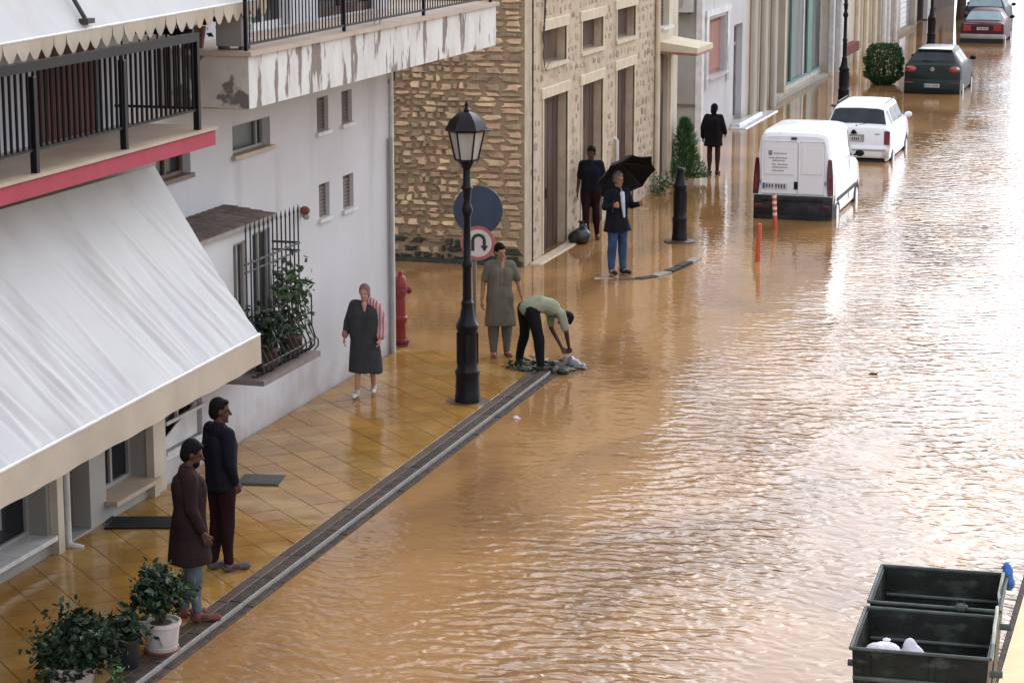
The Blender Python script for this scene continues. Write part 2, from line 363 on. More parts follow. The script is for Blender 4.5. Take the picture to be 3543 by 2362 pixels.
# ---------------------------------------------------------------- mesh helpers
def norm(v):
    v = np.asarray(v, float); n = np.linalg.norm(v)
    return v / n if n > 1e-9 else v
class MB:
    def __init__(self): self.v = []; self.f = []; self.m = []; self.mi = 0
    def add(self, vs, fs):
        k = len(self.v)
        self.v.extend([tuple(map(float, p)) for p in vs])
        self.f.extend([tuple(i + k for i in f) for f in fs]); self.m.extend([self.mi] * len(fs))
        return self
    def quad(self, a, b, c, d): return self.add([a, b, c, d], [(0, 1, 2, 3)])
    def box(self, x0, x1, y0, y1, z0, z1):
        return self.add([(x0, y0, z0), (x1, y0, z0), (x1, y1, z0), (x0, y1, z0), (x0, y0, z1), (x1, y0, z1), (x1, y1, z1), (x0, y1, z1)],
                        [(0, 3, 2, 1), (4, 5, 6, 7), (0, 1, 5, 4), (1, 2, 6, 5), (2, 3, 7, 6), (3, 0, 4, 7)])
    def cbox(self, c, s): return self.box(c[0] - s[0] / 2, c[0] + s[0] / 2, c[1] - s[1] / 2, c[1] + s[1] / 2, c[2] - s[2] / 2, c[2] + s[2] / 2)
    def bevbox(self, x0, x1, y0, y1, z0, z1, b):
        # box with a chamfer on its top and vertical edges
        pts = []
        def ring(i, z): return [(x0 + i, y0 + b, z), (x0 + b, y0 + i, z), (x1 - b, y0 + i, z), (x1 - i, y0 + b, z), (x1 - i, y1 - b, z), (x1 - b, y1 - i, z), (x0 + b, y1 - i, z), (x0 + i, y1 - b, z)]
        r0, r1 = ring(0, z0), ring(0, z1 - b)
        r2 = [(x0 + b, y0 + b * 1.6, z1), (x0 + b * 1.6, y0 + b, z1), (x1 - b * 1.6, y0 + b, z1), (x1 - b, y0 + b * 1.6, z1), (x1 - b, y1 - b * 1.6, z1), (x1 - b * 1.6, y1 - b, z1), (x0 + b * 1.6, y1 - b, z1), (x0 + b, y1 - b * 1.6, z1)]
        fs = [tuple(range(7, -1, -1)), tuple(range(16, 24))]
        for k in (0, 8): fs += [(k + i, k + (i + 1) % 8, k + 8 + (i + 1) % 8, k + 8 + i) for i in range(8)]
        return self.add(r0 + r1 + r2, fs)
    def tube(self, p0, p1, r0, r1=None, n=8, cap=True):
        r1 = r0 if r1 is None else r1
        p0, p1 = np.array(p0, float), np.array(p1, float); d = norm(p1 - p0)
        a = norm(np.cross(d, (0, 0, 1) if abs(d[2]) < 0.95 else (1, 0, 0))); b = np.cross(d, a)
        vs = []
        for p, r in ((p0, r0), (p1, r1)):
            vs += [p + r * (math.cos(2 * math.pi * (i + .5) / n) * a + math.sin(2 * math.pi * (i + .5) / n) * b) for i in range(n)]
        fs = [(i, (i + 1) % n, n + (i + 1) % n, n + i) for i in range(n)]
        if cap: fs += [tuple(range(n - 1, -1, -1)), tuple(range(n, 2 * n))]
        return self.add(vs, fs)
    def path(self, pts, r, n=6):
        for a, b in zip(pts[:-1], pts[1:]): self.tube(a, b, r, r, n)
        return self
    def lathe(self, prof, c=(0, 0, 0), n=16, cap=True, sq=1.0):
        vs, fs = [], []
        for (r, z) in prof:
            vs += [(c[0] + r * math.cos(2 * math.pi * (i + .5) / n), c[1] + sq * r * math.sin(2 * math.pi * (i + .5) / n), c[2] + z) for i in range(n)]
        for k in range(len(prof) - 1):
            fs += [(k * n + i, k * n + (i + 1) % n, (k + 1) * n + (i + 1) % n, (k + 1) * n + i) for i in range(n)]
        if cap: fs += [tuple(range(n - 1, -1, -1)), tuple(range((len(prof) - 1) * n, len(prof) * n))]
        return self.add(vs, fs)
    def ell(self, c, r, n=14, m=9, rot=None):
        c = np.array(c, float); vs = [(0, 0, -1)]; fs = []
        for j in range(1, m):
            t = math.pi * j / m
            vs += [(math.sin(t) * math.cos(2 * math.pi * i / n), math.sin(t) * math.sin(2 * math.pi * i / n), -math.cos(t)) for i in range(n)]
        vs.append((0, 0, 1)); last = len(vs) - 1
        fs += [(0, 1 + (i + 1) % n, 1 + i) for i in range(n)]
        for j in range(m - 2):
            a = 1 + j * n
            fs += [(a + i, a + (i + 1) % n, a + n + (i + 1) % n, a + n + i) for i in range(n)]
        a = 1 + (m - 2) * n
        fs += [(a + i, a + (i + 1) % n, last) for i in range(n)]
        P = np.array(vs) * np.array(r)
        if rot is not None: P = P @ np.array(rot).T
        return self.add(P + c, fs)
    def cap(self, p0, p1, r0, r1=None, n=12):
        # tapered capsule, closed
        r1 = r0 if r1 is None else r1
        p0, p1 = np.array(p0, float), np.array(p1, float); d = norm(p1 - p0)
        a = norm(np.cross(d, (0, 0, 1) if abs(d[2]) < 0.95 else (1, 0, 0))); b = np.cross(d, a)
        vs = [p0 - d * r0]; fs = []
        rings = [(p0, r0, -60), (p0, r0, -30), (p0, r0, 0), (p1, r1, 0), (p1, r1, 30), (p1, r1, 60)]
        for p, r, t in rings:
            ct, st = math.cos(R(t)), math.sin(R(t))
            vs += [p + d * r * st + r * ct * (math.cos(2 * math.pi * i / n) * a + math.sin(2 * math.pi * i / n) * b) for i in range(n)]
        vs.append(p1 + d * r1); last = len(vs) - 1
        fs += [(0, 1 + (i + 1) % n, 1 + i) for i in range(n)]
        for j in range(5):
            k = 1 + j * n
            fs += [(k + i, k + (i + 1) % n, k + n + (i + 1) % n, k + n + i) for i in range(n)]
        k = 1 + 5 * n
        fs += [(k + i, k + (i + 1) % n, last) for i in range(n)]
        return self.add(vs, fs)
    def loft(self, rings, n=20):
        # rings: (centre, rx, ry, yaw) horizontal ellipses
        vs, fs = [], []
        for c, rx, ry, yaw in rings:
            for i in range(n):
                t = 2 * math.pi * i / n; x, y = rx * math.cos(t), ry * math.sin(t)
                vs.append((c[0] + x * math.cos(yaw) - y * math.sin(yaw), c[1] + x * math.sin(yaw) + y * math.cos(yaw), c[2]))
        for k in range(len(rings) - 1):
            fs += [(k * n + i, k * n + (i + 1) % n, (k + 1) * n + (i + 1) % n, (k + 1) * n + i) for i in range(n)]
        fs += [tuple(range(n - 1, -1, -1)), tuple(range((len(rings) - 1) * n, len(rings) * n))]
        return self.add(vs, fs)
    def prism(self, poly, a, b, axis='x'):
        # polygon in the two other axes, extruded from a to b along axis
        n = len(poly)
        def P(u, v, t): return {'x': (t, u, v), 'y': (u, t, v), 'z': (u, v, t)}[axis]
        vs = [P(u, v, a) for u, v in poly] + [P(u, v, b) for u, v in poly]
        fs = [tuple(range(n - 1, -1, -1)), tuple(range(n, 2 * n))] + [(i, (i + 1) % n, n + (i + 1) % n, n + i) for i in range(n)]
        return self.add(vs, fs)
    def grid(self, fn, nu, nv):
        vs = [fn(i / nu, j / nv) for j in range(nv + 1) for i in range(nu + 1)]
        fs = [(j * (nu + 1) + i, j * (nu + 1) + i + 1, (j + 1) * (nu + 1) + i + 1, (j + 1) * (nu + 1) + i) for j in range(nv) for i in range(nu)]
        return self.add(vs, fs)
    def mesh(self, name, mats, smooth=False, recalc=True, angle=40):
        me = bpy.data.meshes.new(name)
        me.from_pydata(self.v, [], self.f)
        if recalc:
            bm = bmesh.new(); bm.from_mesh(me); bmesh.ops.recalc_face_normals(bm, faces=bm.faces); bm.to_mesh(me); bm.free()
        for mt in (mats if isinstance(mats, (list, tuple)) else [mats]): me.materials.append(MAT[mt] if isinstance(mt, str) else mt)
        if any(self.m): me.polygons.foreach_set('material_index', self.m)
        if smooth:
            me.polygons.foreach_set('use_smooth', [True] * len(me.polygons))
            if angle: me.set_sharp_from_angle(angle=R(angle))
        me.update()
        return me
    def build(self, name, mats, parent=None, smooth=False, recalc=True, angle=40, **kw):
        return link(name, self.mesh(name, mats, smooth, recalc, angle), parent, **kw)
def link(name, me, parent=None, loc=None, rz=None, scale=None):
    o = bpy.data.objects.new(name, me); COL.objects.link(o)
    if parent is not None: o.parent = parent
    if loc is not None: o.location = loc
    if rz is not None: o.rotation_euler = (0, 0, rz)
    if scale is not None: o.scale = scale
    return o
def tag(o, label=None, cat=None, group=None, kind=None):
    if label: o['label'] = label
    if cat: o['category'] = cat
    if group: o['group'] = group
    if kind: o['kind'] = kind
    return o
def thing(name, label, cat, loc=(0, 0, 0), rz=0.0, group=None):
    o = bpy.data.objects.new(name, None); COL.objects.link(o)
    o.empty_display_size = 0.2; o.location = loc; o.rotation_euler = (0, 0, rz)
    return tag(o, label, cat, group)
def copy_tree(o, parent=None):
    c = o.copy(); COL.objects.link(c); c.parent = parent
    for ch in list(o.children): copy_tree(ch, c)
    return c

# closed solids grown together into one continuous skin
def blob(name, mb, vox, mat, parent, disp=0.0, seed=0, it=5, freq=22.0):
    me = mb.mesh('tmp', mat, recalc=True)
    o = bpy.data.objects.new('tmp', me); COL.objects.link(o)
    md = o.modifiers.new('r', 'REMESH'); md.mode = 'VOXEL'; md.voxel_size = vox; md.use_smooth_shade = True
    sm = o.modifiers.new('s', 'SMOOTH'); sm.factor = 0.5; sm.iterations = it
    dg = bpy.context.evaluated_depsgraph_get()
    ev = o.evaluated_get(dg)
    nm = bpy.data.meshes.new_from_object(ev, depsgraph=dg)
    bpy.data.objects.remove(o); bpy.data.meshes.remove(me)
    nm.name = name
    if not nm.materials: nm.materials.append(MAT[mat])
    if disp:
        n = len(nm.vertices); co = np.empty(n * 3, 'f'); no = np.empty(n * 3, 'f')
        nm.vertices.foreach_get('co', co); nm.vertices.foreach_get('normal', no)
        co = co.reshape(-1, 3); no = no.reshape(-1, 3); r = np.random.RandomState(seed + 3); d = np.zeros(n)
        for k in range(5):
            kv = r.normal(size=3) * freq * (0.6, 1.0, 0.55)[0] * np.array([1.2, 1.2, 0.55]); d += np.sin(co @ kv + r.rand() * 6.28)
        co += no * (d / 2.5 * disp)[:, None]
        nm.vertices.foreach_set('co', co.ravel())
    nm.polygons.foreach_set('use_smooth', [True] * len(nm.polygons)); nm.update()
    return link(name, nm, parent)

# wall with rectangular openings and reveals. plane 'x': faces +X at x=X, u is Y. plane 'y': faces -Y, u is X
def wall_holes(mb, plane, P, u0, u1, z0, z1, holes, depth):
    us = sorted({u0, u1, *[h[0] for h in holes], *[h[1] for h in holes]}); zs = sorted({z0, z1, *[h[2] for h in holes], *[h[3] for h in holes]})
    us = [u for u in us if u0 <= u <= u1]; zs = [z for z in zs if z0 <= z <= z1]
    def pt(u, z, d=0): return (P - d, u, z) if plane == 'x' else (u, P + d, z)
    for i in range(len(us) - 1):
        for j in range(len(zs) - 1):
            cu, cz = (us[i] + us[i + 1]) / 2, (zs[j] + zs[j + 1]) / 2
            if any(h[0] < cu < h[1] and h[2] < cz < h[3] for h in holes): continue
            mb.quad(pt(us[i], zs[j]), pt(us[i + 1], zs[j]), pt(us[i + 1], zs[j + 1]), pt(us[i], zs[j + 1]))
    for a, b, c, d in holes:
        mb.quad(pt(a, c), pt(a, d), pt(a, d, depth), pt(a, c, depth)); mb.quad(pt(b, c), pt(b, c, depth), pt(b, d, depth), pt(b, d))
        mb.quad(pt(a, d), pt(b, d), pt(b, d, depth), pt(a, d, depth)); mb.quad(pt(a, c), pt(a, c, depth), pt(b, c, depth), pt(b, c))
def shell(mb, x0, x1, y0, y1, z0, z1, skip=()):
    # plain outer walls and flat roof, leaving out the named sides
    if '+x' not in skip: mb.quad((x1, y0, z0), (x1, y1, z0), (x1, y1, z1), (x1, y0, z1))
    if '-x' not in skip: mb.quad((x0, y0, z0), (x0, y0, z1), (x0, y1, z1), (x0, y1, z0))
    if '-y' not in skip: mb.quad((x0, y0, z0), (x1, y0, z0), (x1, y0, z1), (x0, y0, z1))
    if '+y' not in skip: mb.quad((x0, y1, z0), (x0, y1, z1), (x1, y1, z1), (x1, y1, z0))
    mb.quad((x0, y0, z1), (x1, y0, z1), (x1, y1, z1), (x0, y1, z1))
# window in a wall facing +X : frame part with a pane sub-part (and optional sill)
def window_x(parent, X, y0, y1, z0, z1, depth, frame='frame_brown', glass='glass_dark', fw=0.05, mull=(), trans=(), sill=None, louvre=0, name='window'):
    fx = X - depth + 0.012
    f = MB()
    f.box(fx, fx + 0.05, y0, y0 + fw, z0, z1); f.box(fx, fx + 0.05, y1 - fw, y1, z0, z1)
    f.box(fx, fx + 0.049, y0 + fw, y1 - fw, z1 - fw, z1); f.box(fx, fx + 0.049, y0 + fw, y1 - fw, z0, z0 + fw)
    for m_ in mull: f.box(fx, fx + 0.044, m_ - fw / 2, m_ + fw / 2, z0 + fw, z1 - fw)
    for t in trans: f.box(fx, fx + 0.04, y0 + fw, y1 - fw, t - fw / 2, t + fw / 2)
    fo = f.build(name, frame, parent)
    p = MB()
    p.box(fx - 0.008, fx + 0.012, y0 + 0.004, y1 - 0.004, z0 + 0.004, z1 - 0.004)
    p.build('pane', glass, fo)
    if louvre:
        n = int((z1 - z0 - 2 * fw) / louvre); l = MB()
        for k in range(n):
            z = z0 + fw + louvre * (k + 0.5)
            l.add([(fx + 0.015, y0 + fw, z + louvre * .38), (fx + 0.042, y0 + fw, z - louvre * .38), (fx + 0.042, y1 - fw, z - louvre * .38), (fx + 0.015, y1 - fw, z + louvre * .38),
                   (fx + 0.022, y0 + fw, z + louvre * .42), (fx + 0.049, y0 + fw, z - louvre * .34), (fx + 0.049, y1 - fw, z - louvre * .34), (fx + 0.022, y1 - fw, z + louvre * .42)],
                  [(0, 1, 2, 3), (4, 7, 6, 5), (0, 3, 7, 4), (1, 5, 6, 2)])
        tag(l.build('louvre', frame, fo), kind='stuff')
    if sill:
        s = MB(); s.box(X - depth + 0.07, X + sill[0], y0 - 0.05, y1 + 0.05, z0 - 0.05, z0 + 0.003); s.build('sill', sill[1], fo)
    return fo

def leaf_cloud(mb, c, r, n, size, seed, clumps=14, spread=0.32, flat=0.0, hollow=0.35):
    g = np.random.RandomState(seed)
    d = g.normal(size=(clumps, 3)); d /= np.linalg.norm(d, axis=1)[:, None]
    cc = d * (hollow + (1 - hollow) * g.rand(clumps, 1) ** 0.6)
    for i in range(n):
        k = g.randint(clumps); p = cc[k] + g.normal(size=3) * spread
        p = np.array(c) + p * np.array(r)
        a = g.normal(size=3); a[2] = a[2] * 0.7 - 0.2; a = norm(a); b = norm(np.cross(a, g.normal(size=3)))
        s = size * (0.6 + 0.8 * g.rand()); nrm = np.cross(a, b)
        mb.add([p, p + a * s * .5 + b * s * .3 + nrm * s * .08, p + a * s, p + a * s * .5 - b * s * .3 + nrm * s * .08], [(0, 1, 2), (0, 2, 3)])
# ================================================================ SETTING
WZ = -0.04                                            # flood level, 4 cm under the near pavement
g = MB(); g.quad((-700, -700, -0.6), (700, -700, -0.6), (700, 900, -0.6), (-700, 900, -0.6))
tag(g.build('ground', 'earth'), kind='structure')
g = MB(); g.quad((-60, 2, WZ), (-1.75, 2, WZ), (-1.75, 210, WZ), (-60, 210, WZ))
tag(g.build('flood_water', 'flood_water'), kind='structure')
# far pavement on the right with its yellow kerb, mostly outside the frame
g = MB(); g.box(-1.70, 12, 2, 210, -0.5, 0.02)
rp = tag(g.build('right_pavement', 'yellow_paint'), kind='structure')
k = MB(); k.bevbox(-1.76, -1.704, 2, 210, -0.5, 0.03, 0.012)
k.build('kerb', 'kerb_dark', rp)

# near pavement : bed, tiles laid at 45 degrees, kerb
PX0, PX1, PY0, PY1 = -12.0, -9.605, 14.0, 34.15
g = MB(); g.box(PX0, PX1, PY0, PY1, -0.5, -0.006)
pave = tag(g.build('pavement', 'wet_joint'), kind='structure')
def clip(poly, axis, val, keep_less):
    out = []
    for i in range(len(poly)):
        a, b = poly[i], poly[(i + 1) % len(poly)]
        ia = (a[axis] <= val) if keep_less else (a[axis] >= val); ib = (b[axis] <= val) if keep_less else (b[axis] >= val)
        if ia: out.append(a)
        if ia != ib:
            t = (val - a[axis]) / (b[axis] - a[axis]); out.append((a[0] + t * (b[0] - a[0]), a[1] + t * (b[1] - a[1])))
    return out
TS = 0.40; half = TS / math.sqrt(2) - 0.007
tile_list = []
st = TS / math.sqrt(2)
for i in range(-2, 20):
    for j in range(-2, 90):
        cx, cy = PX0 + i * st, PY0 + j * st
        if (i + j) % 2: continue
        poly = [(cx - half, cy), (cx, cy - half), (cx + half, cy), (cx, cy + half)]
        for ax, v, kl in ((0, PX0 + 0.01, 0), (0, PX1 - 0.01, 1), (1, PY0, 0), (1, PY1, 1)): poly = clip(poly, ax, v, kl) if len(poly) > 2 else []
        if len(poly) > 2:
            A = 0.5 * abs(sum(poly[q][0] * poly[(q + 1) % len(poly)][1] - poly[(q + 1) % len(poly)][0] * poly[q][1] for q in range(len(poly))))
            if A > 0.003: tile_list.append((A / (cy * cy) * (1 if cy > 17.0 else 0.001), cx, cy, poly))
tile_list.sort(key=lambda t: -t[0])
rest = MB()
for n_, (_, cx, cy, poly) in enumerate(tile_list):
    b = MB() if n_ < 290 else rest
    tx, ty, tz = rnd.uniform(-.006, .006), rnd.uniform(-.006, .006), rnd.uniform(-.0015, .0015)
    ox, oy = (cx, cy) if n_ < 290 else (0, 0)
    top = [(x - ox, y - oy, tz + (x - cx) * tx + (y - cy) * ty) for x, y in poly]; low = [(x - ox, y - oy, -0.012) for x, y in poly]
    m_ = len(poly); b.add(low + top, [tuple(range(m_, 2 * m_))] + [(q, (q + 1) % m_, m_ + (q + 1) % m_, m_ + q) for q in range(m_)])
    if n_ < 290: b.build('paving_tile', 'wet_tile', pave, recalc=False).location = (cx, cy, 0)
tag(rest.build('paving_tiles', 'wet_tile', pave, recalc=False), kind='stuff')
# kerb of three courses: brown setts, dark kerb stone, pale strip painting the wet glint on the edge
kerb = thing('kerb', None, None); tag(kerb, kind='structure')
y = PY0
while y < 33.5:
    L = rnd.uniform(0.85, 1.1); y1 = min(y + L, 33.55)
    b = MB(); b.bevbox(-9.60, -9.47, y + .004, y1 - .004, -0.4, 0.004 + rnd.uniform(-.003, .003), 0.008); b.build('edging_stone', 'kerb_brown', kerb)
    b = MB(); b.bevbox(-9.466, -9.318, y + .004, y1 - .004, -0.4, 0.016 + rnd.uniform(-.003, .003), 0.012); b.build('kerb_stone', 'kerb_dark', kerb)
    b = MB(); b.bevbox(-9.314, -9.296, y + .003, y1 - .003, -0.4, 0.020, 0.006); b.build('kerb_glint', 'kerb_pale', kerb)
    b = MB(); b.bevbox(-9.292, -9.20, y + .004, y1 - .004, -0.4, -0.018 + rnd.uniform(-.006, .006), 0.012); b.build('kerb_toe', 'kerb_dark', kerb)
    y = y1
# second pavement, just awash: an uneven slab that breaks the surface here and there
def pv2(u, v):
    x = -12.35 + u * 2.75; yy = 41.3 + v * 40
    n = math.sin(x * 3.1 + yy * .9) * .5 + math.sin(x * 1.3 - yy * 1.7 + 1) * .5 + math.sin(yy * .47 + 2) * .6
    return (x, yy, WZ - 0.012 + 0.011 * n - 0.03 * max(0, (yy - 50) / 8))
g = MB(); g.grid(pv2, 16, 200)
pave2 = tag(g.build('pavement', 'wet_tile', smooth=True, angle=None), kind='structure')
kerb2 = tag(thing('kerb', None, None), kind='structure')
kp = [(-11.2, 41.2), (-10.75, 41.22), (-10.3, 41.27), (-9.98, 41.4), (-9.74, 41.72), (-9.60, 42.2), (-9.52, 42.75), (-9.46, 43.3), (-9.42, 43.9)]
for i, (a, b_) in enumerate(zip(kp[:-1], kp[1:])):
    a3, b3 = np.array([*a, 0.]), np.array([*b_, 0.]); d = norm(b3 - a3); nn = np.array([-d[1], d[0], 0]) * 0.085
    zt = (-.045, -0.036, -0.028, -0.026, -0.012, -0.002, 0.004, -0.02)[i]
    b = MB(); p = [a3 + d * .012 - nn, b3 - d * .012 - nn, b3 - d * .012 + nn, a3 + d * .012 + nn]
    b.add([(q[0], q[1], -.4) for q in p] + [(q[0], q[1], zt + rnd.uniform(-.006, .006)) for q in p], [(0, 3, 2, 1), (4, 5, 6, 7), (0, 1, 5, 4), (1, 2, 6, 5), (2, 3, 7, 6), (3, 0, 4, 7)])
    b.build('kerb_stone', 'kerb_pale' if i % 3 == 1 else 'kerb_dark', kerb2)

# ================================================================ SHOP BUILDING (near left)
shop = thing('shop_building', 'grey shop with a pink edged upstairs balcony behind the white awnings', 'building')
FX = -12.0
b = MB()
shop_holes = [(17.6, 20.2, 0.22, 2.15), (20.5, 22.58, 0.22, 2.15), (22.98, 23.62, 0.02, 2.15), (24.02, 25.12, 0.24, 2.15)]
wall_holes(b, 'x', FX, 13.0, 25.6, -0.3, 4.27, shop_holes, 0.28)
wall_holes(b, 'x', FX, 13.0, 25.6, 4.27, 7.6, [(22.72, 24.22, 4.45, 6.6), (19.2, 21.2, 4.45, 6.6)], 0.14)
for q in range(len(b.m)): b.m[q] = 1 if min(b.v[i][2] for i in b.f[q]) > 4.2 else 0
shell(b, -20, FX, 13.0, 25.6, -0.3, 7.6, skip=('+x',))
b.m += [0] * (len(b.f) - len(b.m)); b.build('wall', ['grey_wall', 'white_wall'], shop)
window_x(shop, FX, 17.6, 20.2, 0.22, 2.15, 0.28, 'frame_grey', 'glass_dark', mull=(18.9,))
w0 = window_x(shop, FX, 20.5, 22.58, 0.22, 2.15, 0.28, 'frame_grey', 'glass_dark', sill=(0.10, 'white_paint'))
window_x(shop, FX, 24.02, 25.12, 0.24, 2.15, 0.28, 'frame_grey', 'glass_dark', mull=(24.62,), sill=(0.16, 'slab_top'))
window_x(shop, FX, 22.98, 23.62, 0.02, 2.15, 0.28, 'frame_brown', 'glass_dark', name='door', fw=0.06)
pst = MB(); pst.box(FX - 0.262, FX - 0.255, 21.55, 22.05, 0.42, 0.98); po = pst.build('poster', 'ink_grey', w0)
pst = MB(); pst.box(FX - 0.254, FX - 0.252, 21.56, 22.04, 0.70, 0.97)
pst.build('poster_picture', 'poster_red', w0)
pst = MB()
for (a, c, z0, z1) in ((21.68, 21.72, .46, .64), (21.72, 21.84, .60, .64), (21.84, 21.88, .46, .64)): pst.box(FX - 0.254, FX - 0.252, a, c, z0, z1)
pst.build('poster_lettering', 'white_paint', w0)
for (ya, yb, pj) in ((22.65, 22.79, .10), (25.10, 25.24, .10), (25.243, 25.52, .06)):
    b = MB(); b.box(FX + .002, FX + pj, ya, yb, -0.05, 2.3); b.build('pilaster', 'plaster_cream', shop)
b = MB(); b.tube((FX + 0.06, 22.95, -0.02), (FX + 0.06, 22.95, 2.4), 0.035, n=8); b.path([(FX + .06, 22.95, 0.03), (FX + .22, 22.98, -0.01)], 0.035, 8)
b.build('downpipe', 'white_paint', shop, smooth=True)
b = MB(); b.box(FX - 0.13, FX - 0.05, 22.72, 24.22, 4.45, 6.6)
dr = b.build('balcony_door', 'door_red', shop)
for q in range(10):
    b = MB(); y0 = 22.74 + q * 0.148; b.bevbox(FX - 0.05, FX - 0.03, y0, y0 + 0.135, 4.5, 6.55, 0.006); b.build('plank', 'door_red', dr)
window_x(shop, FX, 19.2, 21.2, 4.45, 6.6, 0.14, 'white_paint', 'glass_dark', mull=(20.2,), name='balcony_window')
b = MB(); b.box(FX + .003, -10.90, 13.0, 24.80, 4.262, 4.44); b.build('balcony_slab', 'soffit', shop)
b = MB(); b.box(-10.899, -10.885, 13.0, 24.815, 4.265, 4.425); b.box(FX + .1, -10.899, 24.801, 24.815, 4.265, 4.425); b.build('fascia', 'pink_paint', shop)
b = MB(); b.box(FX + .004, -10.86, 13.0, 24.84, 4.441, 4.475); b.build('balcony_floor', 'slab_top', shop)

def railing(name, label, segs, z0, z1, step, r, posts, group=None, mat='black_iron', spike=0.0, toprail=0.028, low=None, pr=0.035):
    t = thing(name, label, 'railing', group=group)
    for (a, c) in segs:
        a, c = np.array(a, float), np.array(c, float); L = np.linalg.norm(c - a); d = (c - a) / L; n = max(1, int(L / step)); nx = np.array([-d[1], d[0]])
        def bar(zc, hw, hh, nm):
            bb = MB(); p = [a - nx * hw, c - nx * hw, c + nx * hw, a + nx * hw]
            bb.add([(*q, zc - hh) for q in p] + [(*q, zc + hh) for q in p], [(0, 3, 2, 1), (4, 5, 6, 7), (0, 1, 5, 4), (1, 2, 6, 5), (2, 3, 7, 6), (3, 0, 4, 7)]); bb.build(nm, mat, t)
        bar(z1, toprail, toprail * 1.1, 'top_rail'); bar(low if low else z0 + .06, 0.014, 0.014, 'bottom_rail')
        zb = (low if low else z0 + .06); me = MB().tube((0, 0, 0), (0, 0, z1 - zb - .01 + spike), r, n=6).mesh('baluster', mat)
        for i in range(1, n):
            p = a + d * (L * i / n); link('baluster', me, t, (p[0], p[1], zb))
    for (x, yy, za) in posts:
        MB().bevbox(x - pr, x + pr, yy - pr, yy + pr, z0, za, 0.006).build('post', mat, t)
    return t
railing('balcony_railing', 'black bar railing along the pink edged balcony of the shop', [((-10.93, 13.5), (-10.93, 24.45)), ], 4.476, 5.50, 0.118, 0.017,
        [(-10.93, 16.7, 5.4), (-10.93, 18.66, 5.4), (-10.93, 20.62, 5.4), (-10.93, 22.58, 5.4), (-10.93, 24.43, 5.5)], low=4.70, toprail=0.042)
railing('balcony_railing', 'short spiked end railing closing the pink edged balcony beside the white house', [((-11.95, 24.47), (-10.97, 24.47))], 4.476, 5.55, 0.105, 0.011,
        [], low=4.71, spike=0.18, toprail=0.03)

# awnings : creased fabric sheets with a hanging valance
def fabric(A0, A1, B0, B1, folds, sag, seed, amp, thick=0.006, nu=150, nv=60):
    # A0,A1 upper corners (near, far) ; B0,B1 lower corners
    A0, A1, B0, B1 = (np.array(p, float) for p in (A0, A1, B0, B1)); nrm = norm(np.cross(A1 - A0, B0 - A0)); nrm = nrm if nrm[0] > 0 else -nrm
    g_ = np.random.RandomState(seed); L = np.linalg.norm(A1 - A0)
    fo = [(g_.uniform(-1.2, L + .2), g_.uniform(.016, .06), g_.uniform(.3, 1.2) * g_.choice([-1, 1]), g_.uniform(0.0, .45), g_.uniform(.75, 1.35)) for _ in range(folds)]
    def fn(u, v):
        p = (A0 * (1 - u) + A1 * u) * (1 - v) + (B0 * (1 - u) + B1 * u) * v; h = -sag * math.sin(math.pi * v) ** 1.0
        for s0, wd, am, v0, sl in fo:
            s = u * L - s0 - sl * v; e = max(0, min(1, (v - v0) / .3)) * (1 - 0.6 * max(0, (v - .85) / .15)); h += amp * am * e * math.exp(-(s / wd) ** 2)
        h += amp * .5 * math.sin(u * L * 4 + v * 3) * v
        return p + nrm * h
    m_ = MB(); m_.grid(fn, nu, nv)
    k0 = len(m_.v); m_.v += [tuple(np.array(p) - nrm * thick) for p in m_.v[:k0]]; nf = len(m_.f)
    m_.f += [tuple(i + k0 for i in reversed(f)) for f in m_.f[:nf]]; m_.m += [0] * nf
    return m_, fn
aw = thing('shop_awning', 'large creased white awning sloping down over the shop windows', 'awning')
m_, fn1 = fabric((-11.70, 13.2, 4.02), (-11.70, 24.93, 3.98), (-10.30, 13.0, 2.00), (-10.30, 24.56, 2.17), 110, 0.02, 4, 0.017, nu=440, nv=60)
m_.build('fabric', 'awning_white', aw, smooth=True, recalc=False, angle=None)
b = MB(); b.tube((-10.30, 13.0, 2.0), (-10.30, 24.56, 2.17), 0.022, n=8); b.build('front_bar', 'white_paint', aw, smooth=True)
def val1(u, v):
    yy = 13.0 + u * 11.56; return (-10.285 + 0.008 * math.sin(yy * 9) * v, yy, 2.0 + 0.17 * u - 0.012 - v * (0.325 + 0.006 * math.sin(yy * 3)))
b = MB(); b.grid(val1, 120, 4); b.add([(-10.30, 24.56, 2.15), (-10.285, 24.56, 2.15), (-10.285, 24.56, 1.83), (-10.30, 24.56, 1.83)], [(0, 1, 2, 3)]); b.build('valance', 'valance', aw, smooth=True, recalc=False)
b = MB(); b.tube((-11.95, 24.75, 3.0), (-10.32, 24.5, 2.12), 0.018, n=8); b.build('folding_arm', 'white_paint', aw, smooth=True)
b = MB(); b.tube((-11.95, 18.2, 3.0), (-10.32, 18.2, 2.04), 0.018, n=8); b.build('folding_arm', 'white_paint', aw, smooth=True)

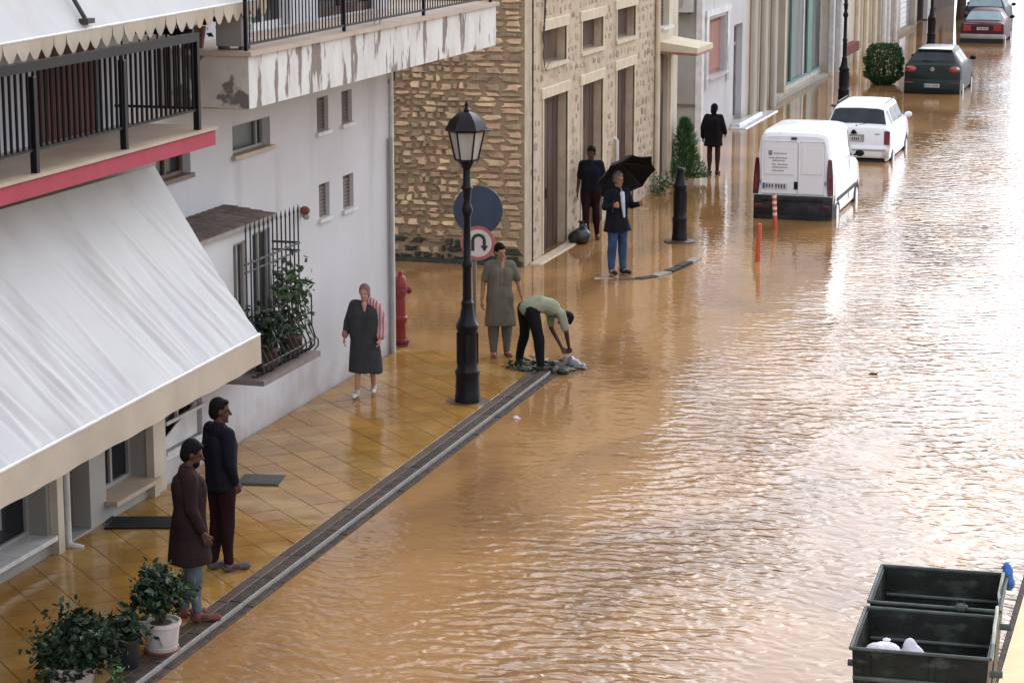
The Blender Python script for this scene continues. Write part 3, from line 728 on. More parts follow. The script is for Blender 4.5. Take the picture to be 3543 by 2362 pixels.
ua = thing('balcony_awning', 'pale awning with scalloped valance above the pink edged balcony', 'awning')
m_, fn2 = fabric((-12.0, 13.2, 7.02), (-12.0, 27.0, 7.12), (-11.05, 13.0, 5.66), (-11.05, 26.9, 5.80), 10, 0.01, 9, 0.012, nu=120, nv=24)
m_.build('fabric', 'awning_white', ua, smooth=True, recalc=False, angle=None)
b = MB(); b.tube((-11.05, 13.0, 5.655), (-11.05, 26.9, 5.795), 0.016, n=8); b.build('front_bar', 'white_paint', ua, smooth=True)
b = MB(); SC = 0.26; ns = int(13.9 / SC)
for i in range(ns):
    y0 = 13.0 + i * SC; zt = 5.655 + 0.14 * (i / ns)
    top = [(-11.04, y0, zt), (-11.04, y0 + SC, zt)]; low = []
    for q in range(9):
        t = q / 8; low.append((-11.04 + 0.01 * math.sin(y0 * 5), y0 + SC * t, zt - 0.10 - 0.11 * math.sin(math.pi * t) ** 1.15))
    vs = top + low; n_ = len(vs)
    b.add(vs, [(0, 2, 3, 4, 5, 6), (0, 6, 7, 8, 9, 10, 1)])
    b.add([(x - .004, yy, z) for x, yy, z in vs], [(6, 5, 4, 3, 2, 0), (1, 10, 9, 8, 7, 6, 0)])
b.build('valance', 'valance', ua, recalc=False)
b = MB(); b.tube((-11.03, 22.05, 5.80), (-11.55, 22.0, 6.68), 0.024, n=8); b.cbox((-11.05, 22.06, 5.83), (.10, .16, .05)); b.build('tension_arm', 'dark_iron', ua, smooth=True)

# ================================================================ WHITE HOUSE
HX = -12.03
house = thing('white_house', 'white corner house with peeling paint balcony and small louvred windows', 'building')
small = [(30.90, 31.34, 3.69, 4.17), (31.87, 32.29, 3.70, 4.17), (30.93, 31.34, 2.48, 2.96), (31.88, 32.31, 2.47, 2.96)]
holes = [(27.95, 29.20, 3.72, 4.10), (25.65, 26.65, 3.67, 3.96), (25.66, 26.80, 0.36, 1.9), *small]
b = MB(); wall_holes(b, 'x', HX, 25.6, 33.87, -0.3, 4.56, holes, 0.16)
wall_holes(b, 'x', HX, 25.6, 33.87, 4.56, 8.6, [(31.0, 33.4, 5.24, 7.4), (28.6, 30.0, 5.24, 7.4)], 0.16)
shell(b, -22, HX, 25.6, 33.87, -0.3, 8.6, skip=('+x',)); b.build('wall', 'white_wall', house)
for (a, c, z0, z1) in small: window_x(house, HX, a, c, z0, z1, 0.12, 'louvre_brown', 'louvre_brown', fw=0.03, louvre=0.05, sill=(0.05, 'white_paint'))
window_x(house, HX, 27.95, 29.20, 3.72, 4.10, 0.16, 'frame_grey', 'glass_green', fw=0.035, mull=(28.98,), sill=(0.06, 'slab_top'))
window_x(house, HX, 25.65, 26.65, 3.67, 3.96, 0.16, 'frame_brown', 'glass_dark', fw=0.04, mull=(26.15,), sill=(0.04, 'frame_brown'))
gw = window_x(house, HX, 25.66, 26.80, 0.36, 1.9, 0.16, 'white_paint', 'glass_dark', fw=0.06, mull=(26.3,), sill=(0.05, 'white_paint'))
b = MB()
b.box(HX + .02, HX + .05, 25.66, 26.8, .74, .78); b.box(HX + .02, HX + .05, 25.66, 26.8, .36, .40)
b.build('window_grille', 'white_paint', gw)
b = MB(); b.prism([(25.72, .40), (26.74, .40), (26.74, .80), (26.45, .72), (26.1, .64), (25.72, .52)], HX - .06, HX - .045, 'x'); b.build('white_sheet', 'white_paint', gw)
window_x(house, HX, 31.0, 33.4, 5.24, 7.4, 0.16, 'door_wood', 'glass_dark', fw=0.12, mull=(32.2,), trans=(6.0,), name='balcony_door')
window_x(house, HX, 28.6, 30.0, 5.24, 7.4, 0.16, 'white_paint', 'glass_dark', fw=0.08, mull=(29.3,), name='balcony_window')
# balcony, wrapping round the corner
b = MB(); b.prism([(HX + .003, 25.86), (-10.905, 25.86), (-10.905, 35.70), (-16.0, 35.70), (-16.0, 33.873), (HX + .003, 33.873)], 4.56, 5.17, 'z'); b.mi = 1
b.quad((HX + .01, 25.857, 4.565), (-10.91, 25.857, 4.565), (-10.91, 25.857, 5.165), (HX + .01, 25.857, 5.165))
bal = b.build('balcony', ['peeled_paint', 'peeled_end'], house)
b = MB(); b.prism([(HX + .004, 25.83), (-10.86, 25.83), (-10.86, 35.74), (-16.0, 35.74), (-16.0, 33.90), (HX + .004, 33.90)], 5.172, 5.225, 'z'); b.build('coping', 'slab_top', bal)
b = MB(); b.prism([(HX + .004, 25.90), (-10.95, 25.90), (-10.95, 35.66), (-16.0, 35.66), (-16.0, 33.92), (HX + .004, 33.92)], 4.548, 4.557, 'z'); b.build('soffit', 'soffit', bal)
b = MB(); b.lathe([(0.07, -0.05), (0.09, 0), (0.06, 0.08)], (-11.98, 33.95, 4.42), 12); b.path([(-11.98, 33.95, 4.40), (-11.99, 33.95, 4.18), (-12.02, 33.9, 4.10)], 0.045, 8); b.build('drain_outlet', 'dark_iron', house, smooth=True)
b = MB(); b.tube((-11.975, 33.78, 0.0), (-11.975, 33.78, 3.3), 0.035, n=8); b.build('downpipe', 'frame_grey', house, smooth=True)
b = MB(); b.tube((-11.985, 33.87, -0.2), (-11.985, 33.87, 4.5), 0.03, n=8); b.build('corner_strip', 'white_paint', house, smooth=True)
# projecting bay with a tiled top
BX = -11.38
b = MB(); wall_holes(b, 'x', BX, 25.35, 27.60, 1.22, 3.0, [(26.38, 26.80, 1.45, 2.86), (26.98, 27.56, 1.45, 2.90)], 0.1)
b.quad((HX, 25.35, 1.22), (BX, 25.35, 1.22), (BX, 25.35, 3.0), (HX, 25.35, 3.0)); b.quad((HX, 27.60, 1.22), (HX, 27.60, 3.0), (BX, 27.60, 3.0), (BX, 27.60, 1.22))
b.quad((HX, 25.35, 1.22), (HX, 27.6, 1.22), (BX, 27.6, 1.22), (BX, 25.35, 1.22)); bay = b.build('bay', 'white_wall', house)
b = MB(); b.prism([(HX - .1, 3.10), (BX + .05, 3.0), (BX + .05, 3.06), (HX - .1, 3.16)], 25.3, 27.64, 'y')
b.v = [(p[0], p[1], p[2]) for p in b.v]; b.build('bay_roof', 'kerb_pale', bay)
for q in range(12):
    for r_ in range(4):
        y0 = 25.31 + q * 0.193; x0 = HX + .02 + r_ * 0.168
        z = lambda x: 3.16 - 0.06 * (x - HX + .1) / (BX + .05 - HX + .1) * 1.6
        t_ = MB(); t_.add([(x0, y0, z(x0) + .004), (x0 + .18, y0, z(x0 + .18) + .018), (x0 + .18, y0 + .185, z(x0 + .18) + .018), (x0, y0 + .185, z(x0) + .004),
                          (x0, y0, z(x0) - .01), (x0 + .18, y0, z(x0 + .18)), (x0 + .18, y0 + .185, z(x0 + .18)), (x0, y0 + .185, z(x0) - .01),
                          (x0, y0 + .09, z(x0) + .014), (x0 + .18, y0 + .09, z(x0 + .18) + .028)],
                         [(0, 1, 9, 8), (8, 9, 2, 3), (4, 7, 6, 5), (0, 4, 5, 1), (1, 5, 6, 2, 9), (2, 6, 7, 3), (3, 7, 4, 0, 8)])
        t_.build('roof_tile', 'roof_tile', bay)
for (a, c, z1) in ((26.38, 26.80, 2.86), (26.98, 27.56, 2.90)):
    window_x(bay, BX, a, c, 1.45, z1, 0.1, 'frame_grey', 'glass_green', fw=0.04, mull=((a + c) / 2,)).name = 'window'
b = MB(); b.box(HX + .004, -10.98, 26.3, 28.2, 1.15, 1.215); b.build('window_ledge', 'louvre_brown', house)
# wrought window cage
cage = thing('window_cage', 'black wrought iron cage bulging in front of the bay window', 'window grille')
def cage_bar(yy, xt=-11.22):
    b = MB(); tops = 2.98 if True else 0
    pts = [(xt, yy, 3.02), (xt, yy, 1.95), (xt + .02, yy, 1.75), (xt + .10, yy, 1.6), (xt + .19, yy, 1.42), (xt + .20, yy, 1.32), (xt + .12, yy, 1.24), (xt + .04, yy, 1.235)]
    b.path(pts, 0.011, 6); b.tube((xt, yy, 3.02), (xt, yy, 3.12), 0.018, 0.002, n=6); return b
for q in range(13): cage_bar(26.40 + q * 0.142).build('bar', 'dark_iron', cage, smooth=True)
for z, rr in ((2.62, .016), (2.52, .013), (1.95, .016)):
    b = MB(); b.tube((-11.22, 26.36, z), (-11.22, 28.14, z), rr, n=6); b.tube((-11.22, 28.14, z), (HX + .01, 28.14, z), rr, n=6); b.build('cross_bar', 'dark_iron', cage)
b = MB(); b.tube((-11.03, 26.36, 1.38), (-11.03, 28.14, 1.38), .012, n=6); b.build('cross_bar', 'dark_iron', cage)
for q in range(3):
    b = MB(); yy = 28.14; xx = -11.25 + q * .09
    b.path([(xx, yy, 1.95), (xx, yy, 1.55), (xx + .02, yy + .06, 1.4), (xx + .03, yy + .14, 1.34), (xx + .02, yy + .16, 1.26), (xx, yy + .08, 1.22)], 0.010, 6); b.build('bar', 'dark_iron', cage, smooth=True)
def window_plant(label, y0, y1, z1, seed, mat):
    t = thing('window_plant', label, 'plant', (-11.2, (y0 + y1) / 2, 1.22), group='potted plants inside the window cage')
    b = MB(); b.lathe([(.10, 0), (.13, .02), (.155, .24), (.165, .25), (.165, .28), (.14, .28)], n=14); b.build('pot', 'kerb_brown', t, smooth=True)
    b = MB(); leaf_cloud(b, (0, 0, .28 + (z1 - 1.5) / 2), (.20, (y1 - y0) * .48, (z1 - 1.5) / 2 + .05), 520, .10, seed, 16, .33)
    tag(b.build('foliage', mat, t, recalc=False), kind='stuff')
    b = MB()
    for q in range(7): b.tube((0, 0, .26), (rnd.uniform(-.14, .14), rnd.uniform(-.3, .3), rnd.uniform(.5, z1 - 1.2)), .008, .003, n=5)
    b.build('stem', 'bark', t)
window_plant('tall leafy pot plant at the far end of the window cage', 27.3, 28.15, 2.25, 21, 'leaf_window')
window_plant('low leafy pot plant at the near end of the window cage', 26.5, 27.3, 1.95, 22, 'leaf_dark')
t = thing('wall_lamp', 'small round outdoor lamp on the white wall beside the window cage', 'lamp', (HX, 30.19, 2.69))
b = MB(); b.box(0.002, .03, -.05, .05, -.08, .08); b.build('base_plate', 'white_paint', t)
b = MB(); b.ell((.08, 0, .02), (.07, .07, .06)); b.build('lamp_shade', 'sandal', t, smooth=True)
b = MB(); b.ell((.09, .02, -.06), (.05, .05, .05)); b.build('bulb_glass', 'frame_grey', t, smooth=True)
railing('balcony_railing', 'long thin bar railing on top of the peeling white balcony', [((-10.97, 25.95), (-10.97, 35.62)), ((-10.97, 35.62), (-15.9, 35.62))], 5.226, 6.22, 0.112, 0.009,
        [(-10.97, 25.95, 6.25), (-10.97, 29.2, 6.2), (-10.97, 32.4, 6.2), (-10.97, 35.62, 6.25)], low=5.30, toprail=0.02, pr=0.022)
b = MB()
for yy, lab in ((30.5, 'nearer of two white poles upright behind the white balcony railing'), (30.72, 'farther of two white poles upright behind the white balcony railing')):
    b = MB(); b.tube((-11.02, yy, 5.23), (-11.02, yy, 6.2), .02, n=6); tag(b.build('white_pole', 'white_paint'), lab, 'pole', 'white poles on the balcony')
ac = thing('air_conditioner', 'pale boxy air conditioner unit at the near end of the white balcony', 'air conditioner', (-11.22, 26.22, 5.226))
b = MB(); b.bevbox(-.18, .16, -.16, .14, .04, .66, .015); b.build('casing', 'frame_grey', ac)
for q in range(6): b = MB(); b.box(.161, .172, -.13, .11, .1 + q * .09, .13 + q * .09); b.build('louvre', 'ac_white', ac)
for xx in (-.14, .12): b = MB(); b.box(xx - .02, xx + .02, -.14, .12, 0, .04); b.build('foot', 'dark_iron', ac)
plants = thing('balcony_plant', 'brownish dry plant behind the near end of the white balcony railing', 'plant', (-11.75, 26.2, 5.226))
b = MB(); leaf_cloud(b, (0, 0, .5), (.22, .3, .4), 160, .12, 31); tag(b.build('foliage', 'kerb_brown', plants, recalc=False), kind='stuff')
b = MB(); b.lathe([(.12, 0), (.16, .25)], n=12); b.build('pot', 'terracotta', plants)
# ================================================================ STONE BUILDING
SX, SY = -12.30, 42.06
stone = thing('stone_building', 'rubble stone building with brown doors and square windows at the flooded side street', 'building')
sh = [(43.26, 44.90, 3.56, 4.22), (46.08, 47.73, 3.60, 4.21), (48.90, 50.53, 3.62, 4.27), (43.30, 45.0, -0.1, 2.95), (46.10, 47.75, -0.1, 2.95), (48.93, 50.48, -0.1, 3.0)]
b = MB(); wall_holes(b, 'x', SX, SY, 52.5, -0.3, 7.4, sh, 0.30)
shell(b, -24, SX, SY, 52.5, -0.3, 7.4, skip=('+x', '-y')); b.build('wall', 'mortar_pale', stone)
b = MB(); b.quad((-24, SY, -.3), (SX, SY, -.3), (SX, SY, 7.4), (-24, SY, 7.4)); sidew = b.build('side_wall', 'mortar_warm', stone)
b = MB(); b.box(-24, SX - .03, SY - .09, SY - .002, -.3, 0.05); b.build('wall_base', 'damp_stone', stone)
def proto(seed, k=8, rough=.26):
    r_ = random.Random(seed); base = [(-.5, -.5), (0, -.5), (.5, -.5), (.5, 0), (.5, .5), (0, .5), (-.5, .5), (-.5, 0)]
    pts = [(x + r_.uniform(-rough, rough * .2) * (1 if x > 0 else -1 if x < 0 else r_.uniform(-1, 1)), z + r_.uniform(-rough, rough * .2) * (1 if z > 0 else -1 if z < 0 else r_.uniform(-.6, .6))) for x, z in base]
    n = len(pts); v = [(x, .3, z) for x, z in pts] + [(x * .97, -.35 + r_.uniform(-.1, .1), z * .96) for x, z in pts] + [(x * .72, -.9 + r_.uniform(-.25, .25), z * .70) for x, z in pts]
    m_ = MB(); m_.add(v, [(i, (i + 1) % n, n + (i + 1) % n, n + i) for i in range(n)] + [(n + i, n + (i + 1) % n, 2 * n + (i + 1) % n, 2 * n + i) for i in range(n)] + [tuple(range(2 * n, 3 * n))])
    return m_
PW = [proto(100 + i) for i in range(14)]; PP = [proto(300 + i, rough=.30) for i in range(14)]
PWm = [p.mesh('stone', 'stone_warm', smooth=True, angle=50) for p in PW]; PPm = [p.mesh('stone', 'stone_pale', smooth=True, angle=50) for p in PP]
PDm = [p.mesh('stone', 'damp_stone', smooth=True, angle=50) for p in PW]
def put_stones(lst, meshes, protos, mat, parent, place, face_x, limit=300):
    lst.sort(key=lambda s: -s[0]); rest = MB()
    for i, (_, u, z, w_, h_, d_, k) in enumerate(lst):
        if i < limit:
            o = link('stone', meshes[k], parent, place(u, z), R(90) if face_x else 0, (w_, d_, h_))
        else:
            P = np.array(protos[k].v) * np.array([w_, d_, h_])
            if face_x: P = np.stack([-P[:, 1], P[:, 0], P[:, 2]], 1)
            rest.add(P + np.array(place(u, z)), protos[k].f)
    if rest.v: tag(rest.build('small_stones', mat, parent, smooth=True, angle=50), kind='stuff')
# side wall, coursed rubble with longer squared blocks towards the corner
lst = []; z = 0.03; damp = []
while z < 5.25:
    h_ = rnd.uniform(.075, .17); u = SX - 0.01 - rnd.uniform(0, .02); first = True
    while u > -16.2:
        corner = u > -13.15
        w_ = rnd.uniform(.30, .55) if corner else rnd.uniform(.10, .36)
        zz = z + h_ / 2 + (0 if corner else rnd.uniform(-.028, .028)); hh = h_ * (0.92 if corner else rnd.uniform(.62, 1.12))
        vis = (1 if (u - w_) > -15.1 and zz < 5.0 else .01)
        (damp if zz < .62 and rnd.random() < (1.15 - zz * 1.5) else lst).append((w_ * hh * vis, u - w_ / 2, zz, w_ * .95, hh, .035 if corner else rnd.uniform(.035, .075), rnd.randrange(14)))
        u -= w_ + .006
    z += h_ + .008
place_side = lambda u, z: (u, SY - .004, z)
put_stones(lst, PWm, PW, 'stone_warm', sidew, place_side, False, 255)
put_stones(damp, PDm, PW, 'damp_stone', sidew, place_side, False, 40)
# street front, irregular pale rubble swimming in mortar
lst = []; z = 0.05
while z < 5.1:
    h_ = rnd.uniform(.13, .22); u = SY + .35 + rnd.uniform(0, .2)
    while u < 52.3:
        w_ = rnd.uniform(.18, .42); a, c = u, u + w_
        if not any(a < h[1] + .1 and c > h[0] - .1 and z < h[3] + .24 and z + h_ > h[2] - .04 for h in sh) and rnd.random() < .88:
            s_ = rnd.uniform(.62, .95); lst.append((w_ * h_ * s_ * (1 - (u - 42) * .04), u + w_ / 2, z + h_ / 2 + rnd.uniform(-.03, .03), w_ * s_, h_ * rnd.uniform(.65, .95), rnd.uniform(.005, .013), rnd.randrange(14)))
        u += w_ + .03
    z += h_ + .02
put_stones(lst, PPm, PP, 'stone_pale', stone, lambda u, z: (SX, u, z), True, 290)
for i, h in enumerate(sh):
    b = MB(); b.bevbox(SX - .02, SX + .035, h[0] - .16, h[1] + .16, h[3] + .002, h[3] + .20, .012); b.build('lintel', 'lintel', stone)
    for s_ in (0, 1):
        e = h[s_]; o_ = -.07 if s_ == 0 else 0; b = MB(); b.box(SX - .02, SX + .022, e + o_, e + o_ + .07, max(h[2], 0), h[3]); b.build('jamb', 'lintel', stone)
    if i < 3:
        b = MB(); b.box(SX - .02, SX + .05, h[0] - .08, h[1] + .08, h[2] - .07, h[2] + .003); b.build('sill', 'lintel', stone)
        wo = window_x(stone, SX, h[0], h[1], h[2], h[3], 0.24, 'frame_brown', 'glass_dark', fw=.06, mull=(h[0] + .55,))
        for q in range(6):
            y0 = h[0] + .62 + q * (h[1] - h[0] - .68) / 6; p = MB(); p.bevbox(SX - .20, SX - .17, y0, y0 + (h[1] - h[0] - .68) / 6 - .008, h[2] + .06, h[3] - .06, .004); p.build('plank', 'door_wood', wo)
    else:
        p = MB(); p.box(SX - .29, SX - .20, h[0], h[1], -.05, h[3]); d_ = p.build('door', 'frame_brown' if i == 4 else 'door_wood', stone)
        n_ = 9
        for q in range(n_):
            y0 = h[0] + .02 + q * (h[1] - h[0] - .04) / n_; p = MB(); p.bevbox(SX - .20, SX - .175 + .008 * (q % 2), y0, y0 + (h[1] - h[0] - .04) / n_ - .012, -.04, h[3] - .04, .005); p.build('plank', 'door_red' if (i == 3 and q < 2) else 'door_wood', d_)
        p = MB(); p.box(SX - .17, SX - .14, h[0] + .75, h[0] + .79, .95, 1.15); p.build('handle', 'dark_iron', d_)
b = MB(); b.tube((SX + .05, 42.42, 0), (SX + .05, 42.42, 6.5), .016, n=6); b.build('cable', 'dark_iron', stone)
b = MB(); b.tube((SX + .06, 48.80, 0), (SX + .06, 48.80, 1.55), .035, n=8); b.tube((SX + .06, 48.80, 1.55), (SX - .05, 48.80, 1.62), .03, n=8); b.build('vent_pipe', 'white_paint', stone)
b = MB(); b.tube((SX + .06, 52.44, -.1), (SX + .06, 52.44, 7.2), .06, n=10); b.build('downpipe', 'lintel', stone, smooth=True)
b = MB(); b.bevbox(SX + .002, SX + .26, 42.3, 45.2, -.3, -.012, .03); b.build('door_step', 'mortar_pale', stone)
vine = MB(); r_ = random.Random(5)
for st_ in range(3):
    p = np.array([SX + .05, 43.15 + st_ * .16, 6.2]); pts = [p]
    while pts[-1][2] > 3.55 + st_ * .5: pts.append(pts[-1] + np.array([r_.uniform(-.01, .012), r_.uniform(-.09, .09), -.16])); pts[-1][0] = SX + .05
    vine.path(pts, .011, 5)
    for q in range(4): i_ = r_.randrange(len(pts)); vine.tube(pts[i_], pts[i_] + np.array([.02, r_.uniform(-.4, .4), r_.uniform(-.1, .3)]), .007, .003, n=5)
tag(vine.build('dry_vine', 'bark'), 'bare dry vine hanging down the corner of the rubble stone front', 'vine')
bg_ = MB(); bg_.ell((0, 0, .15), (.2, .24, .17)); bg_.ell((.03, .1, .3), (.08, .08, .1)); bg_.ell((-.1, -.12, .12), (.14, .14, .13))
sack = thing('rubbish_bag', 'small black bag on the ground by the first stone building door', 'bag', (-12.0, 45.0, -.04)); blob('body', bg_, .02, 'bag_black', sack, .012, 3)
b = MB(); b.lathe([(.05, .33), (.03, .38), (.07, .44)], n=8); b.build('knot', 'bag_black', sack)

# ================================================================ CREAM BUILDING, HOUSE WITH PINK SHUTTERS, SHOPS DOWN THE STREET
cream = thing('cream_house', 'narrow cream house with a small canopy over its brown door', 'building')
b = MB(); wall_holes(b, 'x', SX, 52.56, 54.75, -.3, 6.4, [(52.86, 53.78, .12, 3.06), (52.86, 53.82, 3.62, 5.2)], .2); shell(b, -20, SX, 52.56, 54.75, -.3, 6.4, skip=('+x',)); b.build('wall', 'plaster_cream', cream)
window_x(cream, SX, 52.86, 53.82, 3.62, 5.2, .2, 'louvre_brown', 'louvre_brown', fw=.06, louvre=.08, sill=(.12, 'white_paint'))
p = MB(); p.box(SX - .19, SX - .12, 52.86, 53.78, .12, 3.06); d_ = p.build('door', 'door_wood', cream)
for q in range(4): p = MB(); p.bevbox(SX - .12, SX - .10, 52.9 + q * .21, 53.09 + q * .21, .2, 2.98, .006); p.build('plank', 'door_wood', d_)
for yy in (52.70, 53.95): b = MB(); b.box(SX + .002, SX + .05, yy - .09, yy + .09, 0, 3.02); b.build('pilaster', 'lintel', cream)
b = MB(); b.prism([(SX + .003, 3.12), (SX + .93, 3.08), (SX + .93, 3.20), (SX + .003, 3.34)], 52.62, 54.3, 'y'); cn = b.build('canopy', 'lintel', cream)
b = MB(); b.prism([(SX + .02, 3.06), (SX + .91, 3.02), (SX + .91, 3.078), (SX + .02, 3.117)], 52.64, 54.28, 'y'); b.build('canopy_underside', 'shutter_pink', cn)
H2 = -13.2
h2 = thing('shuttered_house', 'white house with a tall pinkish wooden shutter and marble doorstep', 'building')
b = MB(); wall_holes(b, 'x', H2, 61.4, 67.6, -.3, 7.2, [(62.35, 64.70, 1.62, 3.15), (65.85, 67.05, .06, 2.78)], .22); shell(b, -22, H2, 61.4, 67.6, -.3, 7.2, skip=('+x', '-y')); b.build('wall', 'white_wall', h2)
b = MB(); b.quad((-22, 61.4, -.3), (H2, 61.4, -.3), (H2, 61.4, 7.2), (-22, 61.4, 7.2)); b.build('side_wall', 'grey_wall', h2)
b = MB(); b.box(-16, H2 - .1, 61.34, 61.398, .98, 1.03); b.build('wall_ledge', 'frame_brown', h2)
b = MB(); b.box(H2 - .1, H2 + .06, 61.36, 61.66, -.2, 7.2); b.build('corner_pilaster', 'white_paint', h2)
wo = window_x(h2, H2, 62.35, 64.70, 1.62, 3.15, .22, 'shutter_pink', 'shutter_pink', fw=.1, sill=(.12, 'marble'))
for q in range(7): p = MB(); p.bevbox(H2 - .15, H2 - .12, 62.47 + q * .30, 62.755 + q * .30, 1.74, 3.03, .006); p.build('plank', 'shutter_pink', wo)
for (a, c) in ((62.0, 62.3), (64.75, 65.0)): b = MB(); b.box(H2 + .002, H2 + .05, a, c, 1.35, 3.245); b.build('window_jamb', 'marble', h2)
b = MB(); b.box(H2 + .002, H2 + .08, 61.9, 65.1, 3.25, 3.42); b.build('window_lintel', 'marble', h2)
window_x(h2, H2, 65.85, 67.05, .06, 2.78, .22, 'frame_grey', 'glass_dark', fw=.1, mull=(66.45,), trans=(2.2,), name='door')
for i, (x1, z) in enumerate(((H2 + .50, -.01), (H2 + .26, .07))):
    b = MB(); b.bevbox(H2 + .002, x1, 65.3 + i * .3, 70.2 - i * 1.2, -.3, z, .02); b.build('door_step', 'marble', h2)
ac2 = thing('air_conditioner', 'air conditioner on a bracket high on the side wall of the shuttered house', 'air conditioner', (-13.72, 61.38, 3.38))
b = MB(); b.bevbox(-.36, .36, -.34, -.02, .05, .62, .02); b.build('casing', 'ac_white', ac2)
b = MB(); n_ = 16; b.lathe([(.22, 0), (.22, .012)], (0, 0, 0), 18); b.v = [(x - .08, -.342 - z, y + .33) for x, y, z in b.v]; b.build('fan_grille', 'frame_grey', ac2)
for xx in (-.28, .28): b = MB(); b.box(xx - .02, xx + .02, -.36, 0, 0, .05); b.build('bracket', 'dark_iron', ac2)

sp = thing('glazed_shop', 'shop with cream columns and tall teal framed glazing down the street', 'building')
gz = [(68.75, 69.6, -.02, 3.6), (70.35, 71.2, -.02, 3.6), (71.9, 73.85, .16, 3.7), (74.2, 82.25, .07, 3.7), (82.45, 83.5, .07, 3.6)]
b = MB(); wall_holes(b, 'x', H2, 67.6, 84.0, -.3, 8.2, gz, .35); shell(b, -24, H2, 67.6, 84.0, -.3, 8.2, skip=('+x',)); b.build('wall', 'plaster_cream', sp)
for yy in (68.35, 69.97, 71.55): b = MB(); b.bevbox(H2 + .002, H2 + .16, yy - .22, yy + .22, -.2, 3.9, .04); b.build('column', 'taupe', sp)
for (a, c) in ((68.75, 69.6), (70.35, 71.2)): p = MB(); p.box(H2 - .34, H2 - .28, a, c, 0, 3.6); p.build('panel', 'taupe', sp)
window_x(sp, H2, 71.9, 73.85, .16, 3.7, .3, 'frame_brown', 'glass_dark', fw=.06, trans=(1.0,))
wo = window_x(sp, H2, 74.2, 82.25, .07, 3.7, .3, 'white_paint', 'glass_teal', fw=.16, mull=(78.7,))
for yy, wd in ((74.95, .22), (76.3, .10), (79.7, .42)): b = MB(); b.box(H2 - .255, H2 - .20, yy - wd, yy + wd, .304, 3.6); b.build('frame_post', 'frame_teal', wo)
b = MB(); b.box(H2 - .248, H2 - .19, 74.4, 82.1, .24, .30); b.build('frame_sill', 'frame_teal', wo)
window_x(sp, H2, 82.45, 83.5, .2, 3.6, .3, 'frame_brown', 'glass_dark', fw=.05)
b = MB(); b.bevbox(H2 + .002, H2 + .10, 71.7, 82.6, -.3, .06, .02); b.build('plinth', 'kerb_pale', sp)
b = MB(); b.bevbox(H2 + .002, H2 + .20, 82.2, 82.44, -.2, 4.0, .03); b.build('column', 'white_paint', sp)
b = MB(); b.bevbox(H2 + .002, H2 + .26, 83.52, 84.4, -.2, 4.2, .05); b.build('column', 'white_paint', sp)

pale = thing('pale_house', 'long pale cream house with flat pilasters beyond the glazed shop', 'building')
b = MB(); hs_ = [(88.9, 90.0, .3, 3.2), (91.3, 92.4, .3, 3.2), (94.0, 95.0, .1, 3.0), (97.2, 98.4, .1, 3.0)]
wall_holes(b, 'x', H2, 84.0, 99.6, -.3, 7.6, hs_, .25); shell(b, -24, H2, 84.0, 99.6, -.3, 7.6, skip=('+x',)); b.build('wall', 'plaster_cream', pale)
for yy in (88.4, 90.6, 92.9, 95.5, 96.7, 98.9): b = MB(); b.bevbox(H2 + .002, H2 + .14, yy - .22, yy + .22, -.2, 4, .03); b.build('pilaster', 'white_paint' if yy > 95 else 'lintel', pale)
for i, h in enumerate(hs_): window_x(pale, H2, *h[:4], .25, 'white_paint' if i < 2 else 'frame_brown', 'louvre_brown' if i > 1 else 'plaster_cream', fw=.12)
b = MB(); b.box(H2 + .002, H2 + .28, 84.6, 87.6, .42, .75); b.build('wall_shelf', 'sandal', pale)
rl = thing('roller_shop', 'pale shop with a closed grey roller shutter near the far street lamp', 'building')
b = MB(); wall_holes(b, 'x', H2, 99.6, 106.4, -.3, 7.0, [(100.9, 105.6, .1, 3.2)], .3); shell(b, -24, H2, 99.6, 106.4, -.3, 7.0, skip=('+x',)); b.build('wall', 'plaster_cream', rl)
p = MB(); p.box(H2 - .28, H2 - .2, 100.9, 105.6, .1, 3.2); ro = p.build('roller_shutter', 'car_silver', rl)
for q in range(14): p = MB(); p.bevbox(H2 - .2, H2 - .185, 100.93, 105.57, .12 + q * .22, .325 + q * .22, .005); p.build('slat', 'car_silver', ro)
dk = thing('dark_house', 'brown weathered house at the far end of the flooded street', 'building')
b = MB(); hs_ = [(108.0, 110.5, 0, 3.0), (113, 115.0, 0, 3.0), (117.5, 119, .8, 2.6)]
wall_holes(b, 'x', H2 - .3, 106.4, 124, -.3, 9.0, hs_, .3); shell(b, -24, H2 - .3, 106.4, 124, -.3, 9.0, skip=('+x',)); b.build('wall', 'dark_wall', dk)
for h in hs_: window_x(dk, H2 - .3, *h, .28, 'frame_brown', 'glass_dark', fw=.15, name='door' if h[2] == 0 else 'window')
b = MB(); b.box(H2 - .29, H2 - .1, 111.0, 112.4, 0, 2.2); b.build('white_panel', 'white_paint', dk)
def tree(label, x, yy, h_, r_, seed, n=2600, group=None):
    t = thing('street_tree', label, 'tree', (x, yy, -.05)); b = MB()
    b.tube((0, 0, -.3), (.1, 0, h_ * .35), .24, .17, 9)
    for q in range(6):
        a = q * 1.05 + seed; b.tube((.1, 0, h_ * .33), (math.cos(a) * r_ * .6, math.sin(a) * r_ * .6, h_ * (.5 + .07 * (q % 4))), .11, .03, 6)
    b.build('trunk', 'bark', t, smooth=True)
    b = MB(); leaf_cloud(b, (0, 0, h_ * .62), (r_, r_, h_ * .36), n, .28, seed, 26, .26); tag(b.build('crown', 'leaf_tree', t, recalc=False), kind='stuff')
tree('dark leafy tree with a thick trunk on the far left pavement', -11.9, 112, 8.5, 2.4, 41, 4200)
tree('dark leafy tree standing beyond the last parked car', -7.2, 131, 11.5, 4.6, 42, 7000)
